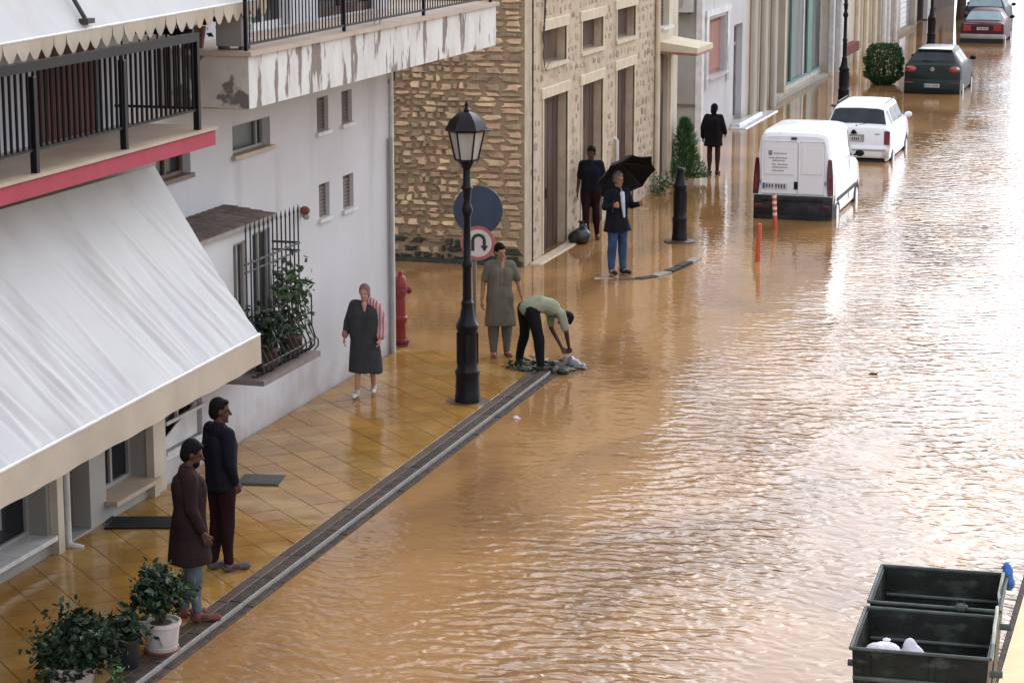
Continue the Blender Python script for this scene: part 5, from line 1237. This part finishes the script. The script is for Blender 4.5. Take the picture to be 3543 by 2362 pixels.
v.box('door_lock', 'black_plastic', .02, .10, -.04, -.02, .70, .86, .01)
v.box('hinge', 'ink_grey', .66, .69, -.035, -.01, .8, .88, .006); v.box('hinge', 'ink_grey', -.69, -.66, -.035, -.01, .8, .88, .006)
b = MB(); b.box(-.53, -.45, -.033, -.0305, 1.40, 1.50)
tag(b.build('logo', 'ink_grey', v.t), 'small grey square mark on the left rear door')
b = MB()
for z, x0, x1 in ((1.44, -.42, -.14), (1.345, -.52, -.40), (1.345, -.38, -.13), (1.29, -.44, -.18), (1.21, -.45, -.36), (1.21, -.33, -.12), (1.15, -.44, -.12), (1.08, -.44, -.20)):
    x = x0
    while x < x1: w_ = rnd.uniform(.012, .03); b.box(x, min(x + w_, x1), -.033, -.0305, z - .013, z + .013); x += w_ + .008
b.build('lettering', 'ink_grey', v.t)
v.side_window(3.55, 4.55, 1); v.side_window(3.55, 4.55, -1); v.rear_window(4.15, 4.95, name='windscreen', j=6.4)
for sg_ in (-1, 1): b = MB(); b.box(sg_ * .849 - .008, sg_ * .849 + .008, .5, 3.1, .40, .48); b.build('side_rail', 'black_plastic', v.t)
v.wheels((.62, 3.30), .842, .31, .14); v.mirrors(2.95, .84, 1.14, 'black_plastic')
for sg_ in (-1, 1): b = MB(); b.box(sg_ * .845 - .004, sg_ * .845 + .004, 2.10, 2.115, .25, 1.1); b.build('door_seam', 'ink', v.t)

# white estate car
e = Car('estate_car', 'white estate car with a wide dark rear window in front of the van', 'car', -8.74, 59.2, R(0), [
    (0, .12, .74, .78, .74, .77, .68), (.05, .08, .82, .90, .80, .82, .72), (.13, .08, .84, .94, .82, .83, .74), (.42, .08, .88, 1.37, .82, .83, .62), (.75, .08, .9, 1.43, .83, .83, .62), (2.4, .08, .9, 1.43, .83, .83, .62),
    (3.1, .08, .88, .97, .82, .82, .68), (3.9, .10, .72, .80, .78, .76, .6), (4.1, .2, .58, .63, .70, .66, .5)], 'car_white')
e.rear_window(2.12, 2.93, j=6.75); e.rear_window(5.2, 5.95, name='windscreen', j=6.75)
for sg_ in (1, -1): e.side_window(3.15, 3.9, sg_); e.side_window(4.05, 4.5, sg_); e.side_window(4.55, 5.1, sg_)
e.rbox('bumper', 'car_white', -.84, .84, -.06, .03, .18, .46); e.box('bumper_strip', 'frame_grey', -.74, .74, -.068, -.058, .34, .38, .006)
for sg_ in (1, -1): e.box('tail_light', 'tail_red', sg_ * .76 - .075, sg_ * .76 + .075, -.02, .07, .50, .84, .02)
e.box('plate_panel', 'frame_grey', -.56, .20, -.018, .02, .56, .74, .015); e.plate(-.12, -.018, .63, .46, .11, True, 'plate')
b = MB(); b.lathe([(.055, 0), (.055, .02), (.03, .03)], n=14); b.v = [(x - .06, -.02 - z, y + .80) for x, y, z in b.v]; b.build('badge', 'black_plastic', e.t); e.box('handle', 'black_plastic', -.14, .02, -.025, .0, .755, .785, .008)
e.box('lettering', 'frame_teal', .46, .58, -.006, .012, .74, .765, .003)
b = MB(); b.tube((-.02, .13, .93), (.30, .19, 1.02), .012, n=6); b.ell((-.02, .125, .93), (.03, .03, .03)); b.build('wiper', 'black_plastic', e.t)
b = MB(); b.tube((-.45, -.06, .06), (-.45, .3, .06), .04, n=10); b.build('exhaust_pipe', 'rubber', e.t); e.box('under_tray', 'rubber', -.72, .72, .0, .5, -.05, .17, .01)
e.wheels((.75, 3.2), .832, .29, .12); e.mirrors(2.75, .82, .98, 'car_white')
for sg_ in (-1, 1): b = MB(); b.tube((sg_ * .60, .75, 1.45), (sg_ * .60, 2.3, 1.45), .018, n=6); b.build('roof_rail', 'black_plastic', e.t)

# dark hatchback
h = Car('hatchback', 'dark grey hatchback with red tail lights beside the round bush', 'car', -8.98, 76.8, R(0), [
    (0, .16, .74, .80, .78, .80, .68), (.05, .08, .86, .96, .84, .86, .72), (.16, .08, .92, 1.02, .88, .885, .74), (.50, .08, .95, 1.40, .89, .89, .60), (.95, .08, .95, 1.47, .89, .89, .58), (2.2, .08, .95, 1.47, .89, .89, .58),
    (3.1, .08, .92, 1.0, .88, .87, .68), (4.0, .10, .75, .82, .84, .82, .6), (4.2, .2, .6, .66, .7, .68, .5)], 'car_dark')
h.patch('roof_panel', 'car_silver', 3.35, 5.4, [7.3, 7.7, 8, 8.5, 8.99, -8.5, -8, -7.7, -7.3], .006)
h.rear_window(2.15, 2.9, j=6.85); h.rear_window(5.2, 5.95, name='windscreen', j=6.7)
for sg_ in (1, -1): h.side_window(3.2, 4.3, sg_); h.side_window(4.38, 5.1, sg_)
h.rbox('bumper', 'car_dark', -.90, .90, -.09, .03, .06, .52); h.box('bumper_insert', 'black_plastic', -.70, .70, -.098, -.085, .08, .20, .01)
for sg_ in (1, -1):
    b = MB(); b.ell((sg_ * .68, .055, .82), (.20, .08, .115)); tl = b.build('tail_light', 'tail_bright', h.t, smooth=True); b = MB(); b.ell((sg_ * .79, .02, .86), (.055, .06, .05)); b.build('lamp_lens', 'lens_white' if sg_ > 0 else 'tail_red', tl, smooth=True)
    h.box('tail_reflector', 'tail_red', sg_ * .72 - .14, sg_ * .72 + .14, -.10, -.088, .40, .44, .005)
h.plate(0, -.095, .33, .50, .11)
b = MB(); b.lathe([(.065, 0), (.065, .015)], n=20); b.lathe([(.05, .016), (.05, .02)], n=20); b.v = [(x, -.002 - z, y + .84) for x, y, z in b.v]; h_b = b.build('badge', 'chrome', h.t)
b = MB(); yb = -.026
for (x0, z0, x1, z1) in ((-.03, .865, -.012, .815), (-.012, .815, 0, .845), (0, .845, .012, .815), (.012, .815, .03, .865)): b.tube((x0, yb, z0), (x1, yb, z1), .005, n=5)
b.build('badge_mark', 'ink', h_b)
b = MB(); b.tube((0, .19, 1.05), (-.33, .20, 1.10), .013, n=6); b.build('wiper', 'black_plastic', h.t); h.wheels((.85, 3.4), .892, .31, .14); h.mirrors(2.95, .86, 1.0, 'black_plastic')
h.box('spoiler', 'car_dark', -.55, .55, .42, .62, 1.40, 1.435, .012)

# older saloon with maroon band
s_ = Car('saloon_car', 'old maroon saloon with pale glass and grey bumper, farthest row of the street', 'car', -9.55, 98.1, R(0), [
    (0, .18, .70, .76, .80, .81, .70), (.06, .10, .80, .88, .84, .85, .74), (.38, .10, .84, .92, .85, .85, .74), (.95, .10, .88, 1.30, .85, .85, .60), (1.3, .10, .88, 1.35, .85, .85, .58), (2.3, .10, .88, 1.35, .85, .85, .58),
    (3.0, .10, .86, .94, .85, .84, .68), (4.1, .12, .72, .78, .82, .8, .6), (4.25, .2, .6, .64, .74, .7, .5)], 'maroon')
s_.rear_window(2.1, 2.95, mat='car_glass_pale', j=6.8); s_.rear_window(5.1, 5.95, name='windscreen', j=6.7)
for sg_ in (1, -1): s_.side_window(3.1, 4.3, sg_, mat='car_glass_pale'); s_.side_window(4.4, 5.0, sg_)
s_.box('tail_panel', 'maroon', -.80, .80, -.02, .06, .52, .78, .02); s_.plate(.02, -.022, .64, .46, .11, False)
for sg_ in (1, -1): s_.box('tail_light', 'tail_bright', sg_ * .60 - .16, sg_ * .60 + .16, -.03, .03, .54, .76, .015)
s_.box('boot_edge', 'car_silver', -.74, .74, .03, .07, .80, .84, .01); s_.rbox('bumper', 'frame_grey', -.87, .87, -.09, .02, .24, .42); s_.box('under_tray', 'rubber', -.86, .86, -.06, .6, -.05, .25, .02)
s_.wheels((.85, 3.3), .855, .30, .14); s_.mirrors(2.8, .84, .96, 'black_plastic')
# dark blue car
c_ = Car('parked_car', 'tall dark blue car just visible beyond the maroon saloon', 'car', -10.05, 104.0, R(0), [
    (0, .16, .86, .94, .80, .82, .72), (.06, .10, .96, 1.06, .85, .87, .76), (.16, .10, 1.0, 1.10, .87, .88, .76), (.45, .10, 1.02, 1.55, .88, .88, .62), (.9, .10, 1.02, 1.62, .88, .88, .62), (2.4, .10, 1.02, 1.62, .88, .88, .62),
    (3.2, .10, 1.0, 1.08, .87, .86, .7), (4.1, .12, .85, .92, .84, .8, .6), (4.3, .2, .6, .66, .74, .7, .5)], 'car_blue')
c_.rear_window(2.1, 2.95, mat='car_glass_pale', j=6.8); c_.rear_window(5.1, 5.95, name='windscreen', j=6.7)
for sg_ in (1, -1): c_.side_window(3.1, 4.3, sg_); c_.side_window(4.4, 5.0, sg_); c_.box('tail_light', 'tail_red', sg_ * .76 - .09, sg_ * .76 + .09, -.03, .08, .62, .92, .02)
c_.rbox('bumper', 'black_plastic', -.88, .88, -.08, .03, .16, .48); c_.plate(0, -.03, .70); c_.wheels((.85, 3.4), .885, .32, .14); c_.mirrors(2.9, .86, 1.1, 'black_plastic')
# ================================================================ PEOPLE (local: faces +Y, right hand at +X)
BASE = dict(pel=(0, 0, .95), wai=(0, 0, 1.10), che=(0, 0, 1.30), nec=(0, -.015, 1.47), hea=(0, .015, 1.635),
            shR=(.175, -.01, 1.425), elR=(.235, -.035, 1.135), wrR=(.25, .045, .885), hiR=(.09, 0, .93), knR=(.10, .02, .50), anR=(.105, -.02, .085), toR=(.13, .15, .035),
            shL=(-.175, -.01, 1.425), elL=(-.235, -.035, 1.135), wrL=(-.25, .045, .885), hiL=(-.09, 0, .93), knL=(-.10, .02, .50), anL=(-.105, -.02, .085), toL=(-.13, .15, .035))
def lerp(a, c, t): return np.array(a) * (1 - t) + np.array(c) * t
def person(label, loc, rz, h, pose, skin, hair, top=None, bottom=None, shoes='shoe_dark', hairstyle='short', face=(0, 1, 0), vox=.010, group='people out in the flooded street', beard=False, bulk=1.0, fist=None):
    t = thing('person', label, 'person', loc, rz, group); k = h / 1.75
    J = {n: np.array(v, float) * k for n, v in {**BASE, **pose}.items()}
    f = norm(face); up = norm(J['hea'] - J['nec']); f = norm(f - up * (f @ up) * .75); sd = norm(np.cross(f, up)); up = np.cross(sd, f); ROT = np.stack([sd, f, up], 1)
    H = J['hea']; hd = lambda x, y, z: H + ROT @ (np.array([x, y, z]) * k)
    b = MB()
    # torso
    spine = [(J['pel'], .125), (J['wai'], .118), (J['che'], .135)]
    sx = norm(J['shR'] - J['shL']); bs = bulk
    for (p, r), (p2, r2) in zip(spine[:-1], spine[1:]):
        for o_ in (-.055, 0, .055): b.cap(p + sx * o_ * k * bs, p2 + sx * o_ * k * bs, r * k * .82 * bs, r2 * k * .82 * bs)
    top_c = (J['shR'] + J['shL']) / 2
    b.cap(J['shL'] * .88 + top_c * .12, J['shR'] * .88 + top_c * .12, .062 * k); b.cap(J['che'], top_c, .11 * k * bs, .085 * k)
    b.cap(top_c, J['nec'] * .5 + H * .5, .060 * k, .055 * k)
    # head
    b.ell(hd(0, -.012, .018), np.array([.076, .094, .100]) * k, 16, 11, ROT); b.ell(hd(0, .022, -.045), np.array([.058, .068, .075]) * k, 14, 9, ROT)
    b.cap(hd(0, .085, .005), hd(0, .108, -.028), .012 * k, .016 * k, 8); b.ell(hd(0, .078, -.062), np.array([.026, .014, .012]) * k, 8, 6, ROT); b.ell(hd(0, .075, -.1), np.array([.025, .02, .02]) * k, 8, 6, ROT)
    for s in (-1, 1): b.ell(hd(s * .078, -.012, -.012), np.array([.012, .024, .034]) * k, 8, 6, ROT); b.ell(hd(s * .03, .073, .022), np.array([.024, .014, .010]) * k, 8, 6, ROT)
    for s in 'RL':
        sgn = 1 if s == 'R' else -1
        b.cap(J['sh' + s], J['el' + s], .050 * k, .040 * k); b.cap(J['el' + s], J['wr' + s], .040 * k, .026 * k)
        d = norm(J['wr' + s] - J['el' + s]); cl = (fist or {}).get(s, 0.35); fwd = np.array([0, 1., 0]) if abs(d[1]) < .8 else np.array([0, 0, 1.]); fwd = norm(fwd - d * (fwd @ d)); n_ = norm(np.cross(d, fwd)) * -sgn
        if n_ @ np.array([sgn, 0, 0]) > 0: n_ = -n_
        W = J['wr' + s]
        for o_ in (-.024, 0, .024): b.cap(W + fwd * o_ * k * .7, W + (d * .085 + fwd * o_) * k, .015 * k, .016 * k, 8)
        for q, (o_, L) in enumerate(((-.036, .062), (-.012, .078), (.012, .082), (.036, .072))):
            p0 = W + (d * .085 + fwd * o_) * k; p1 = p0 + (d * math.cos(cl) + n_ * math.sin(cl)) * L * .5 * k; p2 = p1 + (d * math.cos(cl * 2.6) + n_ * math.sin(cl * 2.6)) * L * .55 * k
            b.cap(p0, p1, .0098 * k, .009 * k, 7); b.cap(p1, p2, .009 * k, .0075 * k, 7)
        p0 = W + (d * .03 + fwd * .03) * k; p1 = p0 + (d * .04 + fwd * .028 + n_ * .02) * k; b.cap(p0, p1, .014 * k, .011 * k, 7); b.cap(p1, p1 + (d * .03 + n_ * .012) * k, .011 * k, .009 * k, 7)
        b.cap(J['hi' + s], J['kn' + s], .085 * k, .058 * k); b.cap(J['kn' + s], J['an' + s], .056 * k, .038 * k); b.cap(J['an' + s] - np.array([0, .02, .02]) * k, J['to' + s], .042 * k, .032 * k)
    blob('body', b, vox, skin, t)
    e = MB()
    for s in (-1, 1): e.ell(hd(s * .030, .084, .008), np.array([.012, .008, .008]) * k, 8, 6, ROT)
    e.build('eyes', 'eye', t, smooth=True)
    # hair
    if hairstyle:
        hb = MB()
        if hairstyle in ('short', 'crop'):
            th = 1.10 if hairstyle == 'short' else 1.05; hb.ell(hd(0, -.028, .034), np.array([.080, .090, .098]) * k * th, 16, 11, ROT); hb.ell(hd(0, -.055, -.01), np.array([.072, .062, .085]) * k * th, 14, 9, ROT); hb.ell(hd(0, .03, .085), np.array([.062, .05, .032]) * k, 12, 8, ROT)
        elif hairstyle == 'scarf':
            hb.ell(hd(0, -.04, .03), np.array([.088, .100, .108]) * k, 16, 11, ROT); hb.ell(hd(0, -.06, -.07), np.array([.088, .075, .12]) * k, 14, 9, ROT); hb.cap(hd(-.07, .0, -.11), hd(.07, .0, -.11), .045 * k)
        elif hairstyle == 'long':
            hb.ell(hd(0, -.028, .03), np.array([.090, .100, .106]) * k, 16, 11, ROT); hb.ell(hd(0, -.06, -.05), np.array([.082, .07, .11]) * k, 14, 9, ROT)
        blob('hair' if hairstyle != 'scarf' else 'headscarf', hb, .009, hair, t, .003, 4)
    if beard:
        hb = MB(); hb.ell(hd(0, .045, -.085), np.array([.052, .05, .045]) * k, 12, 8, ROT); hb.ell(hd(0, .03, -.11), np.array([.04, .045, .04]) * k, 12, 8, ROT); blob('beard', hb, .009, hair, t, .003, 5)
    # clothes
    if bottom:
        c = MB(); pad = bottom.get('pad', 1.22)
        for s in 'RL':
            end = lerp(J['kn' + s], J['an' + s], bottom.get('to', .93)); c.cap(J['hi' + s] + np.array([0, 0, .02]) * k, J['kn' + s], .090 * k * pad, .066 * k * pad); c.cap(J['kn' + s], end, .066 * k * pad, .052 * k * pad * bottom.get('hem', 1.0))
        for o_ in (-.06, 0, .06): c.cap(J['pel'] + sx * o_ * k - np.array([0, 0, .03]) * k, J['pel'] * .45 + J['wai'] * .55 + sx * o_ * k, .118 * k * bs, .108 * k * bs)
        blob('trousers', c, vox * 1.1, bottom['mat'], t, bottom.get('wr', .010) * k, 11)
    if top:
        c = MB(); pad = top.get('pad', 1.0)
        for (p, r), (p2, r2) in zip(spine[:-1], spine[1:]):
            for o_ in (-.065, 0, .065): c.cap(p + sx * o_ * k * bs, p2 + sx * o_ * k * bs, (r * .85 + .020 * pad) * k * bs, (r2 * .85 + .020 * pad) * k * bs)
        c.cap(J['shL'] * .86 + top_c * .14, J['shR'] * .86 + top_c * .14, .078 * k); c.cap(J['che'], top_c, .128 * k * bs, .095 * k)
        if top.get('collar'): c.cap(top_c + (J['nec'] - top_c) * .2, top_c + (J['nec'] - top_c) * .9, .078 * k, .070 * k)
        sl = top.get('sleeve', 1.9)
        for s in 'RL':
            q = sl if not isinstance(sl, dict) else sl[s]
            c.cap(J['sh' + s], lerp(J['sh' + s], J['el' + s], min(1, q)), .068 * k * (1 + .08 * pad), .058 * k * (1 + .08 * pad))
            if q > 1: c.cap(J['el' + s], lerp(J['el' + s], J['wr' + s], q - 1), .057 * k * (1 + .08 * pad), .045 * k * (1 + .12 * pad))
        if 'hem' in top:
            hz, fl = top['hem'] * k, top.get('flare', .20) * k; px_, py_ = J['pel'][0], J['pel'][1]; fy = top.get('flarey', .8)
            zs = np.linspace(J['wai'][2], hz, 6); r0 = .165 * k * bs
            c.loft([((px_ * (1 - i / 5) + (px_ + top.get('dx', 0)) * i / 5, py_ + top.get('dy', 0) * i / 5, z), r0 + (fl - r0) * (i / 5) ** .8, (r0 * .80 + (fl * fy - r0 * .80) * (i / 5) ** .8), 0) for i, z in enumerate(zs)], 24)
        blob(top.get('name', 'shirt'), c, vox * 1.1, top['mat'], t, top.get('wr', .007) * k, 17, freq=top.get('fq', 22))
    if shoes:
        for s in 'RL':
            c = MB(); a, o_ = J['an' + s], J['to' + s]; d = norm((o_ - a) * np.array([1, 1, 0])); z0 = o_[2] + .012 * k
            c.cap(np.array([a[0], a[1], z0]) - d * .035 * k, np.array([o_[0], o_[1], z0]) + d * .01 * k, .040 * k, .036 * k, ); c.cap(a - np.array([0, 0, .01]) * k, np.array([a[0], a[1], z0]), .052 * k, .050 * k)
            blob('shoe', c, vox, shoes, t)
    t['k'] = k; del t['k']
    return t, J, k
def facing(dx, dy): return math.atan2(-dx, dy)

# 1 woman in a long dark dress
t, J, k = person('woman in a long charcoal dress with a pink striped shawl walking along the wet pavement', (-11.38, 30.95, .0), facing(.18, -1), 1.58,
    dict(knR=(.10, .10, .50), anR=(.11, .14, .09), toR=(.13, .32, .035), knL=(-.10, -.03, .50), anL=(-.10, -.16, .12), toL=(-.12, 0, .05), elR=(.29, -.05, 1.15), wrR=(.31, .06, .93), elL=(-.26, -.03, 1.14), wrL=(-.25, .10, .93)),
    'skin_pale', 'hair_rose', dict(mat='cloth_charcoal', sleeve=dict(R=1.75, L=1.1), hem=.38, flare=.265, flarey=.78, pad=1.6, name='dress', wr=.015, fq=16), None, 'shoe_white', 'long', (.05, 1, -.12), bulk=1.16)
c = MB(); sh, el, wr = J['shL'], J['elL'], J['wrL']; c.cap(sh + np.array([.09, -.01, .06]) * k, sh, .075 * k, .09 * k); c.cap(sh, el, .088 * k, .082 * k); c.cap(el, lerp(el, wr, .8), .080 * k, .070 * k)
blob('shawl', c, .011, 'cloth_stripe', t, .007, 3)
c = MB(); ch = J['che']; c.cap(ch + np.array([-.02, .135, .06]) * k, ch + np.array([-.005, .075, .16]) * k, .018 * k, .048 * k); blob('neckline', c, .009, 'skin_pale', t)
c = MB(); a = lerp(J['elR'], J['wrR'], .70); c.cap(a, lerp(J['elR'], J['wrR'], .84), .054 * k, .054 * k); blob('cuff', c, .009, 'cloth_pink', t)

# 2 man in a grey tunic
person('man in a knee length grey-olive tunic with short sleeves behind the street lamp', (-10.36, 34.12, -.03), facing(.45, -.9), 1.74,
       dict(anR=(.10, .0, .09), toR=(.13, .20, .035), elR=(.26, -.03, 1.15), wrR=(.29, .04, .90), elL=(-.28, -.02, 1.15), wrL=(-.33, .06, .92)), 'skin', 'hair_black',
       dict(mat='cloth_kameez', sleeve=.75, hem=.50, flare=.235, flarey=.75, pad=1.3, name='tunic', wr=.015, fq=17), dict(mat='cloth_khaki', pad=1.35, hem=.9), 'sandal', 'short', (-.35, 1, -.2), group='people out in the flooded street')

# 3 man bending right over
person('man in dark trousers and sage shirt bent double, clearing the kerb drain', (-9.62, 33.42, -.02), facing(.72, .70), 1.72,
       dict(pel=(0, -.10, .93), wai=(0, .07, 1.005), che=(0, .26, .93), nec=(0, .40, .80), hea=(0, .53, .72), shR=(.17, .36, .84), shL=(-.17, .36, .84), elR=(.22, .43, .56), elL=(-.20, .40, .56), wrR=(.14, .52, .30), wrL=(-.06, .50, .28),
            hiR=(.10, -.11, .90), hiL=(-.10, -.11, .90), knR=(.20, -.02, .48), knL=(-.22, -.06, .48), anR=(.28, -.04, .09), anL=(-.30, -.10, .09), toR=(.33, .12, .035), toL=(-.34, .07, .035)), 'skin_dark', 'hair_black',
       dict(mat='cloth_sage', sleeve=.75, pad=1.0, name='shirt'), dict(mat='cloth_black', pad=1.22), 'shoe_dark', 'short', (0, .45, -1), fist=dict(R=.6, L=.6))

# 4 man with umbrella
um_loc = np.array([-10.46, 41.78, -.03]); ur = facing(.75, -.66)
t4, J4, k4 = person('man in a navy coat and jeans with an open black umbrella behind his shoulders', tuple(um_loc), ur, 1.86,
       dict(elR=(.25, -.02, 1.16), wrR=(.20, .16, 1.20), elL=(-.24, .06, 1.17), wrL=(-.26, .30, 1.22), toR=(.15, .17, .035), anL=(-.09, .04, .085), toL=(-.10, .22, .035)), 'skin', 'hair_grey',
       dict(mat='cloth_navy', sleeve=dict(R=1.85, L=1.85), hem=.74, flare=.245, flarey=.78, pad=1.5, collar=False, name='coat', wr=.015, fq=17), dict(mat='cloth_jeans', pad=1.22), 'shoe_dark', 'short', (-.15, 1, -.05), fist=dict(R=1.3, L=.6))
c = MB(); p = J4['che']; c.cap(p + np.array([0, .135, .10]) * k4, p + np.array([-.01, .14, -.08]) * k4, .042 * k4, .040 * k4); c.cap(p + np.array([-.01, .14, -.08]) * k4, p + np.array([-.03, .155, -.30]) * k4, .040 * k4, .022 * k4); blob('shirt', c, .010, 'cloth_shirt', t4)
umb = thing('umbrella', 'open black umbrella tilted back over the shoulder of the man in jeans', 'umbrella', (-10.40, 42.0, 1.80))
ax = norm([-.56, .50, .66]); e1 = norm(np.cross(ax, [.4, .2, -.5])); e2 = np.cross(ax, e1); RB = .60; b = MB(); hub = ax * .20
def canp(i, t):
    a = i * math.pi / 4; rr = RB * t; sag = 1 - .0; return hub + (e1 * math.cos(a) + e2 * math.sin(a)) * rr - ax * (.30 * t ** 1.9)
for i in range(8):
    V = []
    for q in range(6):
        t_ = q / 5
        for w_ in range(5):
            u = w_ / 4; p = lerp(canp(i, t_), canp(i + 1, t_), u) + ax * (-.03 * math.sin(math.pi * u) * t_); p = p + (hub - p) * (.07 * math.sin(math.pi * u) * t_ ** 3); V.append(p)
    fs = [(q * 5 + w_, q * 5 + w_ + 1, q * 5 + w_ + 6, q * 5 + w_ + 5) for q in range(5) for w_ in range(4)]
    pb = MB(); pb.add(V, fs); k0 = len(pb.v); pb.add([np.array(v_) - ax * .004 for v_ in V], [tuple(reversed(f_)) for f_ in fs]); pb.build('canopy_panel', 'umbrella', umb, smooth=True, recalc=False, angle=60)
    pb = MB()
    for q in range(5): pb.tube(canp(i, q / 5) - ax * .012, canp(i, (q + 1) / 5) - ax * .012, .005, n=5)
    pb.build('rib', 'dark_iron', umb)
hand = np.array(um_loc) + np.array(Matrix.Rotation(ur, 3, 'Z') @ Vector(J4['wrR'])) - np.array([-10.40, 42.0, 1.80])
b = MB(); b.tube(hub + ax * .06, hand + (hand - hub) * .10, .008, n=8); b.build('shaft', 'dark_iron', umb, smooth=True)
b = MB(); b.tube(hand + (hand - hub) * .02, hand + (hand - hub) * .14, .015, n=8); b.build('handle', 'black_plastic', umb, smooth=True)

# 5 man by the stone building
person('man in a dark T-shirt standing behind the open umbrella by the brown doors', (-11.95, 45.55, -.04), facing(.15, -1), 1.84,
       dict(anR=(.06, .10, .09), toR=(.07, .28, .035), knR=(.08, .08, .5), anL=(-.12, -.04, .09), toL=(-.16, .12, .035)), 'skin_dark', 'hair_black', dict(mat='cloth_navy', sleeve=.8, pad=1.1, name='shirt'), dict(mat='cloth_maroon', pad=1.15), 'sandal', 'short', (.1, 1, -.1), vox=.012)
# 6 person walking away
person('person in a black coat walking away through the water towards the marble doorstep', (-11.62, 55.75, -.05), facing(.05, 1), 1.70,
       dict(hea=(0, .04, 1.62), elR=(.26, 0, 1.16), wrR=(.25, .16, 1.02), elL=(-.27, -.03, 1.15), wrL=(-.29, .05, .92), anR=(.085, .03, .085), toR=(.10, .2, .035), anL=(-.085, -.06, .1), toL=(-.09, .1, .04)), 'skin_dark', 'hair_black',
       dict(mat='cloth_black', sleeve=1.95, hem=.72, flare=.235, flarey=.8, pad=2.2, collar=True, name='coat', wr=.012), dict(mat='cloth_darkbrown', pad=.98), 'shoe_dark', 'long', (0, 1, -.2), vox=.012, bulk=1.08)
# 7 tall man at the near left
person('tall man in a black hooded jacket and maroon trousers seen from behind', (-9.96, 22.62, 0), facing(.62, .78), 1.87,
       dict(anR=(.08, .02, .085), toR=(.12, .20, .035), anL=(-.08, -.06, .085), toL=(-.08, .12, .035), elR=(.22, -.02, 1.14), wrR=(.19, .06, .93), elL=(-.22, -.02, 1.14), wrL=(-.18, .08, .94), knR=(.085, .02, .5), knL=(-.085, 0, .5)), 'skin_dark', 'hair_black',
       dict(mat='cloth_navy', sleeve=1.9, pad=1.5, collar=True, name='jacket', hem=.86, flare=.20, wr=.014, fq=18), dict(mat='cloth_maroon', pad=1.12), 'shoe_grey', 'crop', (.35, 1, -.05), vox=.009)
# 8 man in a long brown tunic
t8, J8, k8 = person('bearded man in a long dark brown tunic beside the potted plants', (-9.58, 20.98, 0), facing(.86, .5), 1.84,
       dict(hea=(0, .045, 1.625), anR=(.09, .04, .085), toR=(.12, .22, .035), anL=(-.09, -.07, .085), toL=(-.10, .11, .035), elR=(.24, -.01, 1.15), wrR=(.23, .10, .90), elL=(-.25, -.02, 1.14), wrL=(-.24, .06, .88)), 'skin_dark', 'hair_black',
       dict(mat='cloth_brown', sleeve=1.8, pad=1.7, name='tunic', hem=.60, flare=.27, flarey=.80, wr=.017, fq=16), dict(mat='cloth_greyblue', pad=1.25, to=.88, hem=.85), 'sandal', 'short', (.1, 1, -.25), beard=True, vox=.009, bulk=1.08)
